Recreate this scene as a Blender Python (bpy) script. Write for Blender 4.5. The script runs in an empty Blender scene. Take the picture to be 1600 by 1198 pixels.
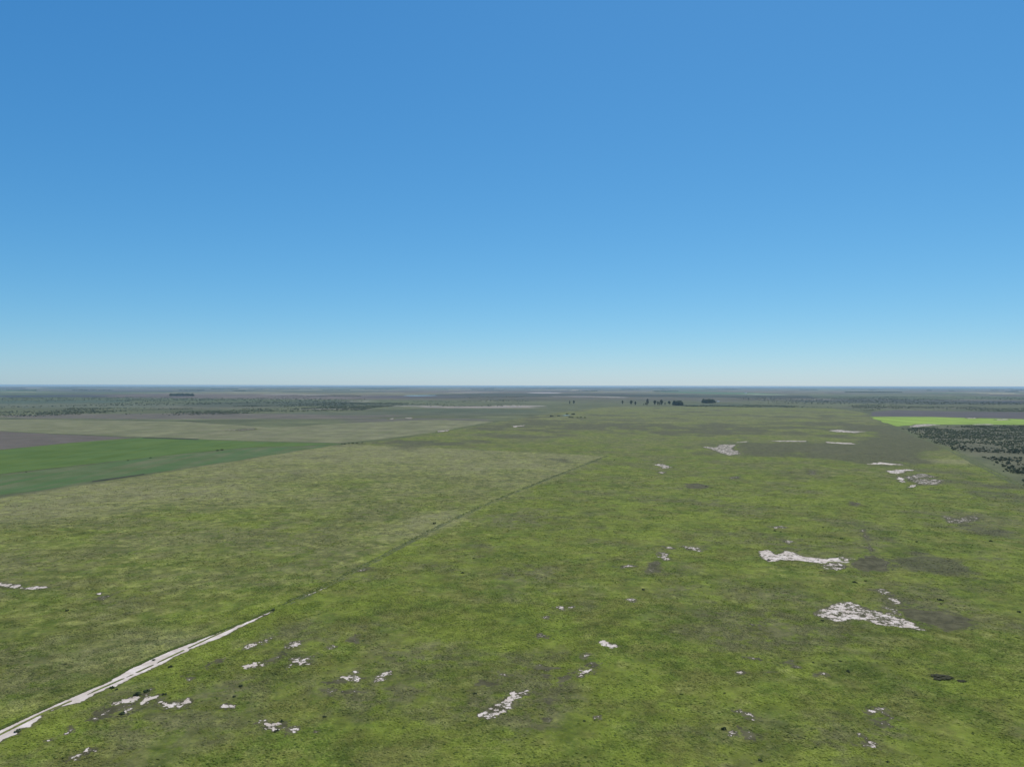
import bpy, math, random
import numpy as np
from mathutils import Vector, Matrix

sc = bpy.context.scene
C = sc.collection
PI = math.pi

# ------------------------------------------------------------------ camera, light, exposure
H = 100.0                      # flying height of the camera, metres
F = 1109.0                     # focal length in photo pixels (photo is 1600 x 1198)
ROLL = 3.2 / 1600.0            # the horizon drops a little to the right
V0 = 602.2                     # row of the true horizon in the middle of the photo
cam_d = bpy.data.cameras.new('camera')
cam = bpy.data.objects.new('camera', cam_d)
C.objects.link(cam)
cam_d.sensor_fit = 'HORIZONTAL'
cam_d.sensor_width = 36.0
cam_d.lens = 36.0 * F / 1600.0
cam_d.clip_start = 0.5
cam_d.clip_end = 300000.0
pitch = (V0 - 599.0) / F
cam.matrix_world = Matrix.Translation((0, 0, H)) @ Matrix.Rotation(PI / 2 + pitch, 4, 'X') @ Matrix.Rotation(ROLL, 4, 'Z')
sc.camera = cam

SUN_EL = math.radians(60)
SUN_AZ = math.radians(22)      # clockwise from the view direction (+Y), towards the right
world = bpy.data.worlds.new('World')
sc.world = world
world.use_nodes = True
wn = world.node_tree
wn.nodes.clear()
w_out = wn.nodes.new('ShaderNodeOutputWorld')
w_bg = wn.nodes.new('ShaderNodeBackground')
w_sky = wn.nodes.new('ShaderNodeTexSky')
w_sky.sky_type = 'NISHITA'
w_sky.sun_disc = False
w_sky.sun_elevation = SUN_EL
w_sky.sun_rotation = SUN_AZ
w_sky.altitude = 0
w_sky.air_density = 0.85
w_sky.dust_density = 0.2
w_sky.ozone_density = 10.0
K_SKY = 0.12
EXPOSURE = 0.27
w_bg.inputs['Strength'].default_value = K_SKY
# the response of the camera to the clear sky: one gentle tone curve per channel
w_sep = wn.nodes.new('ShaderNodeSeparateColor'); w_com = wn.nodes.new('ShaderNodeCombineColor')
wn.links.new(w_sky.outputs[0], w_sep.inputs[0])
for ch, (pw, lg) in enumerate(((1.25, -2.83), (0.84, -2.0), (0.60, -1.468))):
    w_pow = wn.nodes.new('ShaderNodeMath'); w_pow.operation = 'POWER'; w_pow.inputs[1].default_value = pw
    w_mul = wn.nodes.new('ShaderNodeMath'); w_mul.operation = 'MULTIPLY'; w_mul.inputs[1].default_value = math.exp(lg) / K_SKY / 2 ** EXPOSURE
    wn.links.new(w_sep.outputs[ch], w_pow.inputs[0]); wn.links.new(w_pow.outputs[0], w_mul.inputs[0]); wn.links.new(w_mul.outputs[0], w_com.inputs[ch])
wn.links.new(w_com.outputs[0], w_bg.inputs[0])
wn.links.new(w_bg.outputs[0], w_out.inputs[0])

sun_d = bpy.data.lights.new('sun', 'SUN')
sun_d.energy = 3.6
sun_d.angle = math.radians(0.53)
sun_d.color = (1.0, 0.95, 0.86)
sun = bpy.data.objects.new('sun', sun_d)
C.objects.link(sun)
sdir = Vector((math.cos(SUN_EL) * math.sin(SUN_AZ), math.cos(SUN_EL) * math.cos(SUN_AZ), math.sin(SUN_EL)))
sun.rotation_euler = sdir.to_track_quat('Z', 'Y').to_euler()
sun.location = (0, 0, 300)

sc.view_settings.view_transform = 'Standard'
sc.view_settings.look = 'None'
sc.view_settings.gamma = 1.0
sc.view_settings.exposure = EXPOSURE
sc.view_settings.use_curve_mapping = False
sc.render.engine = 'CYCLES'
sc.cycles.max_bounces = 6
sc.cycles.volume_bounces = 0
sc.cycles.use_denoising = True

HAZE_DENSITY = 3.1e-5
HAZE_COLOR = (0.60, 0.85, 1.0)
RMAX = 60000.0

# ------------------------------------------------------------------ helpers
CAMR = np.array(cam.matrix_world.to_3x3())

def px(u, v, z=0.0):
    """point of the plain seen at photo pixel (u, v), at height z"""
    d = CAMR @ np.array([(u - 800.0) / F, -(v - 599.0) / F, -1.0])
    d[2] = min(d[2], -(H / 42000.0) * math.hypot(d[0], d[1]))      # never beyond 42 km
    t = (z - H) / d[2]
    return float(d[0] * t), float(d[1] * t)

def pxs(pts):
    return np.array([px(u, v) for u, v in pts])

def hsh(ix, iy, seed):
    with np.errstate(over='ignore'):
        h = (ix.astype(np.int64) * 374761393 + iy.astype(np.int64) * 668265263 + seed * 1274126177) & 0xffffffff
        h = ((h ^ (h >> 13)) * 1274126177) & 0xffffffff
        h = (h ^ (h >> 16)) & 0xffffff
    return h / float(0xffffff)

def vnoise(x, y, seed=0):
    ix = np.floor(x); iy = np.floor(y)
    fx = x - ix; fy = y - iy
    fx = fx * fx * fx * (fx * (fx * 6 - 15) + 10); fy = fy * fy * fy * (fy * (fy * 6 - 15) + 10)
    a = hsh(ix, iy, seed); b = hsh(ix + 1, iy, seed); c = hsh(ix, iy + 1, seed); d = hsh(ix + 1, iy + 1, seed)
    return (a * (1 - fx) + b * fx) * (1 - fy) + (c * (1 - fx) + d * fx) * fy

def fbm(x, y, scale, octaves=4, rough=0.5, seed=0):
    """fractal noise about 0, roughly -1..1; scale = size of the largest blobs in metres"""
    s = np.zeros_like(x, dtype=float); a = 1.0; tot = 0.0
    ca, sa = math.cos(0.6), math.sin(0.6)
    X = x / scale; Y = y / scale
    for k in range(octaves):
        s += a * (vnoise(X, Y, seed + k * 17) * 2 - 1); tot += a
        a *= rough
        X, Y = (X * ca - Y * sa) * 2.03 + 7.1, (X * sa + Y * ca) * 2.03 - 3.7
    return s / tot * 1.6

def sdf(P, poly):
    """signed distance to a polygon: negative inside"""
    x, y = P[..., 0], P[..., 1]
    d = np.full(x.shape, 1e18); inside = np.zeros(x.shape, bool)
    n = len(poly)
    for i in range(n):
        ax, ay = poly[i]; bx, by = poly[(i + 1) % n]
        ex, ey = bx - ax, by - ay
        L = ex * ex + ey * ey + 1e-12
        t = np.clip(((x - ax) * ex + (y - ay) * ey) / L, 0, 1)
        d = np.minimum(d, (x - ax - t * ex) ** 2 + (y - ay - t * ey) ** 2)
        c = ((ay > y) != (by > y)) & (x < ex * (y - ay) / (ey if abs(ey) > 1e-12 else 1e-12) + ax)
        inside ^= c
    d = np.sqrt(d)
    return np.where(inside, -d, d)

def line_dist(P, pts):
    x, y = P[..., 0], P[..., 1]
    d = np.full(x.shape, 1e18)
    for i in range(len(pts) - 1):
        ax, ay = pts[i]; bx, by = pts[i + 1]
        ex, ey = bx - ax, by - ay
        L = ex * ex + ey * ey + 1e-12
        t = np.clip(((x - ax) * ex + (y - ay) * ey) / L, 0, 1)
        d = np.minimum(d, (x - ax - t * ex) ** 2 + (y - ay - t * ey) ** 2)
    return np.sqrt(d)

def smooth(a, b, x):
    t = np.clip((x - a) / (b - a), 0, 1)
    return t * t * (3 - 2 * t)

def link(o, parent=None):
    C.objects.link(o)
    if parent is not None:
        o.parent = parent
    return o

def mesh_obj(name, V, faces, mat, parent=None, smooth_shade=False):
    me = bpy.data.meshes.new(name)
    me.from_pydata([tuple(map(float, v)) for v in V], [], [tuple(int(i) for i in f) for f in faces])
    if mat: me.materials.append(mat)
    if smooth_shade: me.shade_smooth()
    me.update()
    return link(bpy.data.objects.new(name, me), parent)

def np_mesh(name, V, faces, n_side):
    """fast mesh from numpy arrays, all faces with n_side corners"""
    me = bpy.data.meshes.new(name)
    V = np.asarray(V, dtype=np.float32); faces = np.asarray(faces, dtype=np.int32)
    me.vertices.add(len(V)); me.vertices.foreach_set('co', V.ravel())
    me.loops.add(faces.size); me.loops.foreach_set('vertex_index', faces.ravel())
    me.polygons.add(len(faces))
    me.polygons.foreach_set('loop_start', np.arange(0, faces.size, n_side, dtype=np.int32))
    me.update(calc_edges=True)
    me.validate()
    return me

def colour_attr(me, name, rgba):
    a = me.attributes.new(name, 'FLOAT_COLOR', 'POINT')
    a.data.foreach_set('color', np.asarray(rgba, dtype=np.float32).ravel())

def float_attr(me, name, val):
    a = me.attributes.new(name, 'FLOAT', 'POINT')
    a.data.foreach_set('value', np.asarray(val, dtype=np.float32).ravel())

def tag(o, label=None, cat=None, group=None, kind=None):
    if label: o['label'] = label
    if cat: o['category'] = cat
    if group: o['group'] = group
    if kind: o['kind'] = kind
    return o

# ------------------------------------------------------------------ node helpers
class NT:
    def __init__(s, tree):
        s.t = tree; s.n = tree.nodes; s.l = tree.links
    def node(s, typ, **kw):
        n = s.n.new(typ)
        for k, v in kw.items():
            setattr(n, k, v)
        return n
    def set(s, sock, v):
        if isinstance(v, bpy.types.NodeSocket): s.l.new(v, sock)
        elif isinstance(v, tuple) and len(v) == 3 and sock.type == 'RGBA': sock.default_value = (*v, 1)
        else: sock.default_value = v
    def noise(s, vec, scale, detail=4, rough=0.55, off=(0, 0, 0), dist=0.0, dims='3D'):
        if off != (0, 0, 0):
            m = s.node('ShaderNodeVectorMath', operation='ADD'); s.set(m.inputs[0], vec); m.inputs[1].default_value = off; vec = m.outputs[0]
        n = s.node('ShaderNodeTexNoise'); n.noise_dimensions = dims
        s.set(n.inputs['Vector'], vec)
        n.inputs['Scale'].default_value = scale; n.inputs['Detail'].default_value = detail
        n.inputs['Roughness'].default_value = rough; n.inputs['Distortion'].default_value = dist
        return n.outputs['Fac']
    def ramp(s, fac, lo, hi, a=0.0, b=1.0):
        n = s.node('ShaderNodeMapRange', interpolation_type='SMOOTHSTEP'); s.set(n.inputs[0], fac)
        for i, v in zip((1, 2, 3, 4), (lo, hi, a, b)): s.set(n.inputs[i], v)
        return n.outputs[0]
    def math(s, op, a, b=0.0, clamp=False):
        n = s.node('ShaderNodeMath', operation=op, use_clamp=clamp); s.set(n.inputs[0], a); s.set(n.inputs[1], b)
        return n.outputs[0]
    def mix(s, f, a, b, mode='MIX'):
        n = s.node('ShaderNodeMix', data_type='RGBA', blend_type=mode, clamp_factor=True)
        s.set(n.inputs[0], f); s.set(n.inputs[6], a); s.set(n.inputs[7], b)
        return n.outputs[2]
    def attr(s, name, typ='GEOMETRY'):
        return s.node('ShaderNodeAttribute', attribute_name=name, attribute_type=typ)
    def pos(s):
        return s.node('ShaderNodeNewGeometry').outputs['Position']

def material(name):
    m = bpy.data.materials.new(name); m.use_nodes = True
    t = NT(m.node_tree); t.n.clear()
    out = t.node('ShaderNodeOutputMaterial'); b = t.node('ShaderNodeBsdfPrincipled')
    b.inputs['Roughness'].default_value = 0.85
    b.inputs['Specular IOR Level'].default_value = 0.06
    t.l.new(b.outputs[0], out.inputs[0])
    return m, t, b

def bump(t, b, height, dist, strength=1.0):
    n = t.node('ShaderNodeBump'); n.inputs['Distance'].default_value = dist; n.inputs['Strength'].default_value = strength
    t.set(n.inputs['Height'], height); t.l.new(n.outputs[0], b.inputs['Normal'])

# palette of the pasture, real-world albedo (linear)
K_DARK = (0.036, 0.054, 0.010)
K_GREEN = (0.080, 0.110, 0.016)
K_LIME = (0.130, 0.160, 0.022)
K_OLIVE = (0.116, 0.122, 0.028)
K_STRAW = (0.215, 0.222, 0.062)
K_GREY = (0.100, 0.098, 0.042)
K_HEATH = (0.071, 0.069, 0.036)
K_DRY = (0.165, 0.155, 0.080)

def pasture_group():
    """grass colour from the place on the plain; 'cover' = (dryness, heath, lushness)"""
    g = bpy.data.node_groups.new('pasture_colour', 'ShaderNodeTree')
    g.interface.new_socket('Vector', in_out='INPUT', socket_type='NodeSocketVector')
    g.interface.new_socket('Cover', in_out='INPUT', socket_type='NodeSocketColor')
    g.interface.new_socket('Color', in_out='OUTPUT', socket_type='NodeSocketColor')
    g.interface.new_socket('Height', in_out='OUTPUT', socket_type='NodeSocketFloat')
    t = NT(g); gi = t.node('NodeGroupInput'); go = t.node('NodeGroupOutput')
    v = gi.outputs[0]
    sep = t.node('ShaderNodeSeparateColor'); t.l.new(gi.outputs[1], sep.inputs[0])
    dry, heath, lush = sep.outputs
    n1 = t.noise(v, 1 / 42.0, 10, 0.70)
    n2 = t.noise(v, 1 / 17.0, 9, 0.72, (31, 77, 5))
    n3 = t.noise(v, 1 / 8.0, 8, 0.72, (-131, 17, 9))
    n4 = t.noise(v, 1 / 1.6, 5, 0.68, (11, -47, 3))
    n5 = t.noise(v, 1 / 75.0, 11, 0.70, (531, -47, 3))
    n6 = t.noise(v, 1 / 24.0, 9, 0.70, (-31, 277, 15))
    n7 = t.noise(v, 1 / 10.0, 8, 0.72, (-331, 77, 45))
    c = t.mix(t.ramp(n2, 0.40, 0.60), K_GREEN, K_OLIVE)
    lf = t.math('ADD', n1, t.math('MULTIPLY', t.math('SUBTRACT', lush, 0.5), 0.24))
    lf = t.math('ADD', t.math('MULTIPLY', lf, 0.6), t.math('MULTIPLY', n7, 0.4))
    c = t.mix(t.ramp(lf, 0.46, 0.58, 0, 0.8), c, K_LIME)
    c = t.mix(t.ramp(dry, 0.58, 0.95, 0.0, 0.62), c, (0.112, 0.117, 0.056))
    gf = t.math('ADD', n5, t.math('MULTIPLY', t.math('SUBTRACT', dry, 0.5), 0.16))
    c = t.mix(t.math('MULTIPLY', t.ramp(gf, 0.45, 0.60), t.ramp(n3, 0.36, 0.56)), c, K_GREY)
    c = t.mix(t.ramp(n6, 0.53, 0.67, 0, 0.5), c, K_DARK)
    sf = t.math('ADD', n3, t.math('MULTIPLY', t.math('SUBTRACT', dry, 0.5), 0.30))
    c = t.mix(t.math('MULTIPLY', t.ramp(sf, 0.50, 0.70), t.ramp(n6, 0.60, 0.42, 0.35, 0.9)), c, K_STRAW)
    df = t.math('ADD', t.math('MULTIPLY', t.math('SUBTRACT', n2, 0.5), 1.3), t.math('SUBTRACT', dry, 0.0))
    c = t.mix(t.ramp(df, 0.72, 1.2, 0, 0.8), c, K_DRY)
    hf = t.math('ADD', t.math('MULTIPLY', t.math('SUBTRACT', n3, 0.5), 1.6), heath)
    c = t.mix(t.ramp(hf, 0.3, 0.85, 0, 0.9), c, K_HEATH)
    # fine mottling of single plants
    c = t.mix(t.ramp(n4, 0.54, 0.68, 0, 0.55), c, K_DARK)
    c = t.mix(t.ramp(n4, 0.30, 0.48, 0.40, 0.0), c, K_STRAW)
    n8 = t.noise(v, 1 / 5.5, 6, 0.66, (731, 7, 5))
    n9 = t.noise(v, 1 / 13.0, 6, 0.62, (1, 907, 5))
    k = t.math('MULTIPLY', t.ramp(n8, 0.34, 0.66, 0.82, 1.20), t.ramp(n9, 0.34, 0.66, 0.87, 1.16))
    sc_ = t.node('ShaderNodeVectorMath', operation='SCALE'); t.set(sc_.inputs[0], c); t.set(sc_.inputs['Scale'], k); c = sc_.outputs[0]
    t.l.new(c, go.inputs[0])
    hh = t.math('ADD', t.math('MULTIPLY', n3, 1.0), t.math('MULTIPLY', n4, 0.35))
    t.l.new(hh, go.inputs[1])
    return g
PASTURE = pasture_group()

def use_pasture(t, cover):
    n = t.node('ShaderNodeGroup'); n.node_tree = PASTURE
    t.set(n.inputs[0], t.pos()); t.set(n.inputs[1], cover)
    return n.outputs[0], n.outputs[1]

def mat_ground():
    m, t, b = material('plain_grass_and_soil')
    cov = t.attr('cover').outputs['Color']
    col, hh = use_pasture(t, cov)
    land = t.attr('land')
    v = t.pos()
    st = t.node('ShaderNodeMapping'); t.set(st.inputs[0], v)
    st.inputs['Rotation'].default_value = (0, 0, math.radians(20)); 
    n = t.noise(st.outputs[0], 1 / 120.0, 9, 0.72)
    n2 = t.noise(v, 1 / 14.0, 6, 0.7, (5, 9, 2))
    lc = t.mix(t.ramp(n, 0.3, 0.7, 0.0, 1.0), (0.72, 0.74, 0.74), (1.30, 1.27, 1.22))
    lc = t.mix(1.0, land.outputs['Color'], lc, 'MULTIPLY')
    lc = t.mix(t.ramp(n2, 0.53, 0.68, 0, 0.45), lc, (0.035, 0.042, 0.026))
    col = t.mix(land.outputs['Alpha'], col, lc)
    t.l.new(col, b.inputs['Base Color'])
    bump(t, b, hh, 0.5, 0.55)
    return m

def mat_grass_tuft():
    m, t, b = material('grass_tuft')
    col, hh = use_pasture(t, t.attr('cover', 'INSTANCER').outputs['Color'])
    rnd = t.attr('shade', 'INSTANCER').outputs['Fac']
    col = t.mix(t.ramp(rnd, 0.0, 0.12, 0.9, 0.0), col, K_DARK)
    col = t.mix(t.ramp(rnd, 0.90, 1.0, 0.0, 0.25), col, K_STRAW)
    hs = t.node('ShaderNodeHueSaturation'); hs.inputs['Value'].default_value = 1.22; t.l.new(col, hs.inputs['Color'])
    t.l.new(hs.outputs[0], b.inputs['Base Color'])
    return m

def mat_patch():
    """bare salty soil: white crust where 'depth' is high, dark trampled mud towards the rim"""
    m, t, b = material('bare_soil')
    v = t.pos()
    dep = t.attr('depth').outputs['Fac']
    n1 = t.math('ADD', t.math('MULTIPLY', t.noise(v, 1 / 1.7, 6, 0.72, (3, 8, 1)), 0.6), t.math('MULTIPLY', t.noise(v, 1 / 5.0, 8, 0.72, (93, 8, 1)), 0.6))
    n1 = t.math('SUBTRACT', n1, 0.10)
    n2 = t.noise(v, 1 / 5.0, 5, 0.6, (13, 28, 1))
    n3 = t.noise(v, 1 / 0.7, 4, 0.7)
    spk = t.attr('speckle').outputs['Fac']
    dep = t.math('MINIMUM', dep, 0.72)
    dep = t.math('SUBTRACT', dep, t.math('ADD', t.math('MULTIPLY', spk, 0.15), t.math('MULTIPLY', t.math('MAXIMUM', t.math('SUBTRACT', spk, 1.9), 0.0), 0.16)))
    f = t.math('ADD', dep, t.math('MULTIPLY', t.math('SUBTRACT', n1, 0.5), t.math('ADD', t.math('MULTIPLY', t.math('MINIMUM', spk, 1.6), 1.5), 0.25)))
    mud = t.mix(t.ramp(n2, 0.35, 0.65), (0.054, 0.052, 0.025), (0.098, 0.092, 0.048))
    mud = t.mix(t.ramp(n1, 0.52, 0.64, 0, 0.8), mud, (0.030, 0.028, 0.016))
    # grass comes back towards the rim
    gr = t.math('ADD', t.math('SUBTRACT', 0.46, t.attr('depth').outputs['Fac']), t.math('ADD', t.math('MULTIPLY', t.math('SUBTRACT', n3, 0.5), 1.3), t.math('MULTIPLY', t.math('SUBTRACT', n1, 0.45), -1.5)))
    pc, ph = use_pasture(t, (0.4, 0.1, 0.5))
    mud = t.mix(t.ramp(gr, -0.15, 0.30), mud, pc)
    salt = t.mix(t.ramp(n2, 0.35, 0.7), (0.46, 0.39, 0.33), (0.62, 0.545, 0.49))
    salt = t.mix(t.ramp(n3, 0.55, 0.72, 0, 0.45), salt, (0.22, 0.18, 0.15))
    t.l.new(t.mix(t.ramp(f, 0.46, 0.55), mud, salt), b.inputs['Base Color'])
    bump(t, b, n1, 0.15, 0.5)
    return m

def mat_simple(name, c1, c2, scale, detail=5, rough=0.6, rot=None, row=None, bmp=0.0):
    m, t, b = material(name)
    v = t.pos()
    n = t.noise(v, 1 / scale, detail, rough)
    col = t.mix(t.ramp(n, 0.34, 0.66), c1, c2)
    if row:      # sowing or ploughing rows as real colour of leaves and soil between
        mp = t.node('ShaderNodeMapping'); t.set(mp.inputs[0], v); mp.inputs['Rotation'].default_value = (0, 0, row[0])
        mp.inputs['Scale'].default_value = (1 / row[1], 1 / row[2], 0.001)
        r = t.noise(mp.outputs[0], 1.0, 3, 0.6)
        col = t.mix(t.ramp(r, 0.38, 0.62, 0.0, row[4]), col, row[3])
    t.l.new(col, b.inputs['Base Color'])
    if bmp: bump(t, b, n, bmp, 0.6)
    return m

def mat_leaf(name, c1, c2, scale=1.2):
    m, t, b = material(name)
    v = t.pos()
    n = t.noise(v, 1 / scale, 4, 0.7)
    r = t.node('ShaderNodeObjectInfo').outputs['Random']
    col = t.mix(t.ramp(n, 0.35, 0.65), c1, c2)
    col = t.mix(t.ramp(r, 0.0, 1.0, 0.0, 0.5), col, tuple(0.55 * (x + y) * 0.5 + 0.008 for x, y in zip(c1, c2)))
    t.l.new(col, b.inputs['Base Color'])
    return m

M_GROUND = mat_ground()
M_TUFT = mat_grass_tuft()
M_PATCH = mat_patch()
A20 = math.radians(20)
M_CROP = mat_simple('young_green_crop', (0.060, 0.100, 0.015), (0.086, 0.128, 0.023), 60, 6, 0.6, row=(A20, 14, 400, (0.080, 0.135, 0.040), 0.5))
M_CROP_DULL = mat_simple('sparse_green_crop', (0.074, 0.098, 0.032), (0.116, 0.126, 0.060), 45, 7, 0.66, row=(A20, 16, 300, (0.052, 0.110, 0.030), 0.7))
M_PLOUGH = mat_simple('ploughed_soil', (0.095, 0.078, 0.060), (0.126, 0.104, 0.084), 50, 7, 0.66, row=(A20, 12, 300, (0.09, 0.085, 0.06), 0.4))
M_LIME = mat_simple('bright_crop', (0.135, 0.200, 0.026), (0.195, 0.255, 0.042), 90, 6, 0.62, row=(A20, 25, 500, (0.28, 0.40, 0.07), 0.6))
M_PLOUGH2 = mat_simple('dark_ploughed_soil', (0.072, 0.064, 0.060), (0.096, 0.084, 0.078), 110, 6, 0.62)
M_DRYFIELD = mat_simple('dry_stubble', (0.112, 0.120, 0.052), (0.195, 0.190, 0.098), 70, 10, 0.74, row=(A20 + 1.57, 30, 120, (0.115, 0.105, 0.070), 0.35))
M_TRACKGRASS = mat_simple('grassy_track', (0.052, 0.074, 0.022), (0.120, 0.122, 0.058), 3.0, 6, 0.7)
M_BARK = mat_simple('bark', (0.05, 0.042, 0.032), (0.11, 0.095, 0.075), 0.5)
M_LEAF = mat_leaf('grey_green_leaves', (0.062, 0.080, 0.036), (0.125, 0.142, 0.072))
M_LEAF_DARK = mat_leaf('dark_leaves', (0.028, 0.042, 0.018), (0.062, 0.080, 0.034))
M_TWIG = mat_leaf('twiggy_brown_green', (0.034, 0.036, 0.018), (0.070, 0.068, 0.034))
M_WATER, _t, _b = material('lagoon_water'); _b.inputs['Base Color'].default_value = (0.05, 0.08, 0.10, 1); _b.inputs['Roughness'].default_value = 0.12; _b.inputs['Specular IOR Level'].default_value = 0.5
M_WHITE = mat_simple('whitewashed_wall', (0.72, 0.71, 0.68), (0.80, 0.79, 0.77), 2.0)
M_ROOF = mat_simple('metal_roof', (0.42, 0.43, 0.44), (0.55, 0.56, 0.57), 3.0)
M_GLASS, _t, _b = material('window_glass'); _b.inputs['Base Color'].default_value = (0.03, 0.04, 0.05, 1); _b.inputs['Roughness'].default_value = 0.1

# ------------------------------------------------------------------ the lie of the land (photo pixels -> metres on the plain)
TRACK_LINE = [(-330, 1330), (0, 1150), (110, 1099), (210, 1052), (330, 995), (420, 955), (500, 920), (600, 868), (690, 820), (790, 775), (870, 743), (950, 712)]
TRACK2_LINE = [(540, 693), (610, 686), (680, 676), (770, 660), (805, 655)]
RIGHT_LINE = [(1360, 651), (1400, 668), (1440, 684), (1480, 700), (1540, 731), (1600, 760), (1720, 815)]
TOP_LINE = [(805, 655), (870, 645), (960, 635), (1130, 635.5), (1300, 638), (1345, 644), (1360, 651)]
P_YELLOW = [(950, 712), (760, 703), (600, 697), (540, 693), (400, 712), (230, 740), (100, 761), (0, 775), (-500, 850), (-500, 1450), (0, 1150)]
P_CROP = [(-260, 735), (0, 703), (110, 692), (222, 684), (310, 686.5), (400, 690), (536, 693), (470, 697), (400, 698.5), (345, 703), (240, 714), (120, 727), (0, 741), (-260, 775)]
P_DULL = [(-260, 777), (0, 742), (120, 728), (240, 715), (345, 704), (400, 699.5), (470, 698), (536, 693.8), (480, 702), (400, 714.5), (330, 725), (230, 740), (145, 752), (60, 766), (0, 774), (-260, 816)]
P_BROWN = [(-260, 734), (0, 702.5), (110, 691.5), (205, 683.5), (150, 681), (60, 677), (0, 674), (-260, 664)]
P_PALE = [(-400, 668), (0, 673), (100, 678), (230, 682.5), (400, 688.5), (530, 691.5), (600, 685), (680, 675), (770, 658.5), (680, 655.5), (560, 660), (420, 668), (300, 659), (120, 656), (0, 655), (-400, 655)]
P_LIME = [(1361, 651.2), (1450, 651.5), (1540, 653.5), (1600, 655), (1800, 658), (1800, 668), (1600, 663.5), (1500, 663), (1432, 663), (1400, 667.5)]
P_PURPLE = [(1362, 650.3), (1450, 650.8), (1540, 652.6), (1600, 654), (1800, 657), (1800, 645), (1600, 644), (1500, 643), (1400, 640.5), (1362, 644)]
P_WOOD = [(1412, 670), (1500, 665), (1600, 665), (1800, 668), (1800, 880), (1700, 810), (1600, 748), (1560, 730), (1530, 716), (1480, 700), (1440, 683)]
P_HEATH = [(1130, 692), (1200, 690), (1330, 692), (1420, 672), (1480, 690), (1470, 712), (1440, 722), (1380, 729), (1300, 716), (1200, 712), (1160, 710)]
W = {k: pxs(v) for k, v in dict(yellow=P_YELLOW, crop=P_CROP, dull=P_DULL, brown=P_BROWN, pale=P_PALE, lime=P_LIME, purple=P_PURPLE, wood=P_WOOD, heath=P_HEATH).items()}
L_TRACK, L_TRACK2, L_RIGHT, L_TOP = (pxs(l) for l in (TRACK_LINE, TRACK2_LINE, RIGHT_LINE, TOP_LINE))

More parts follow.
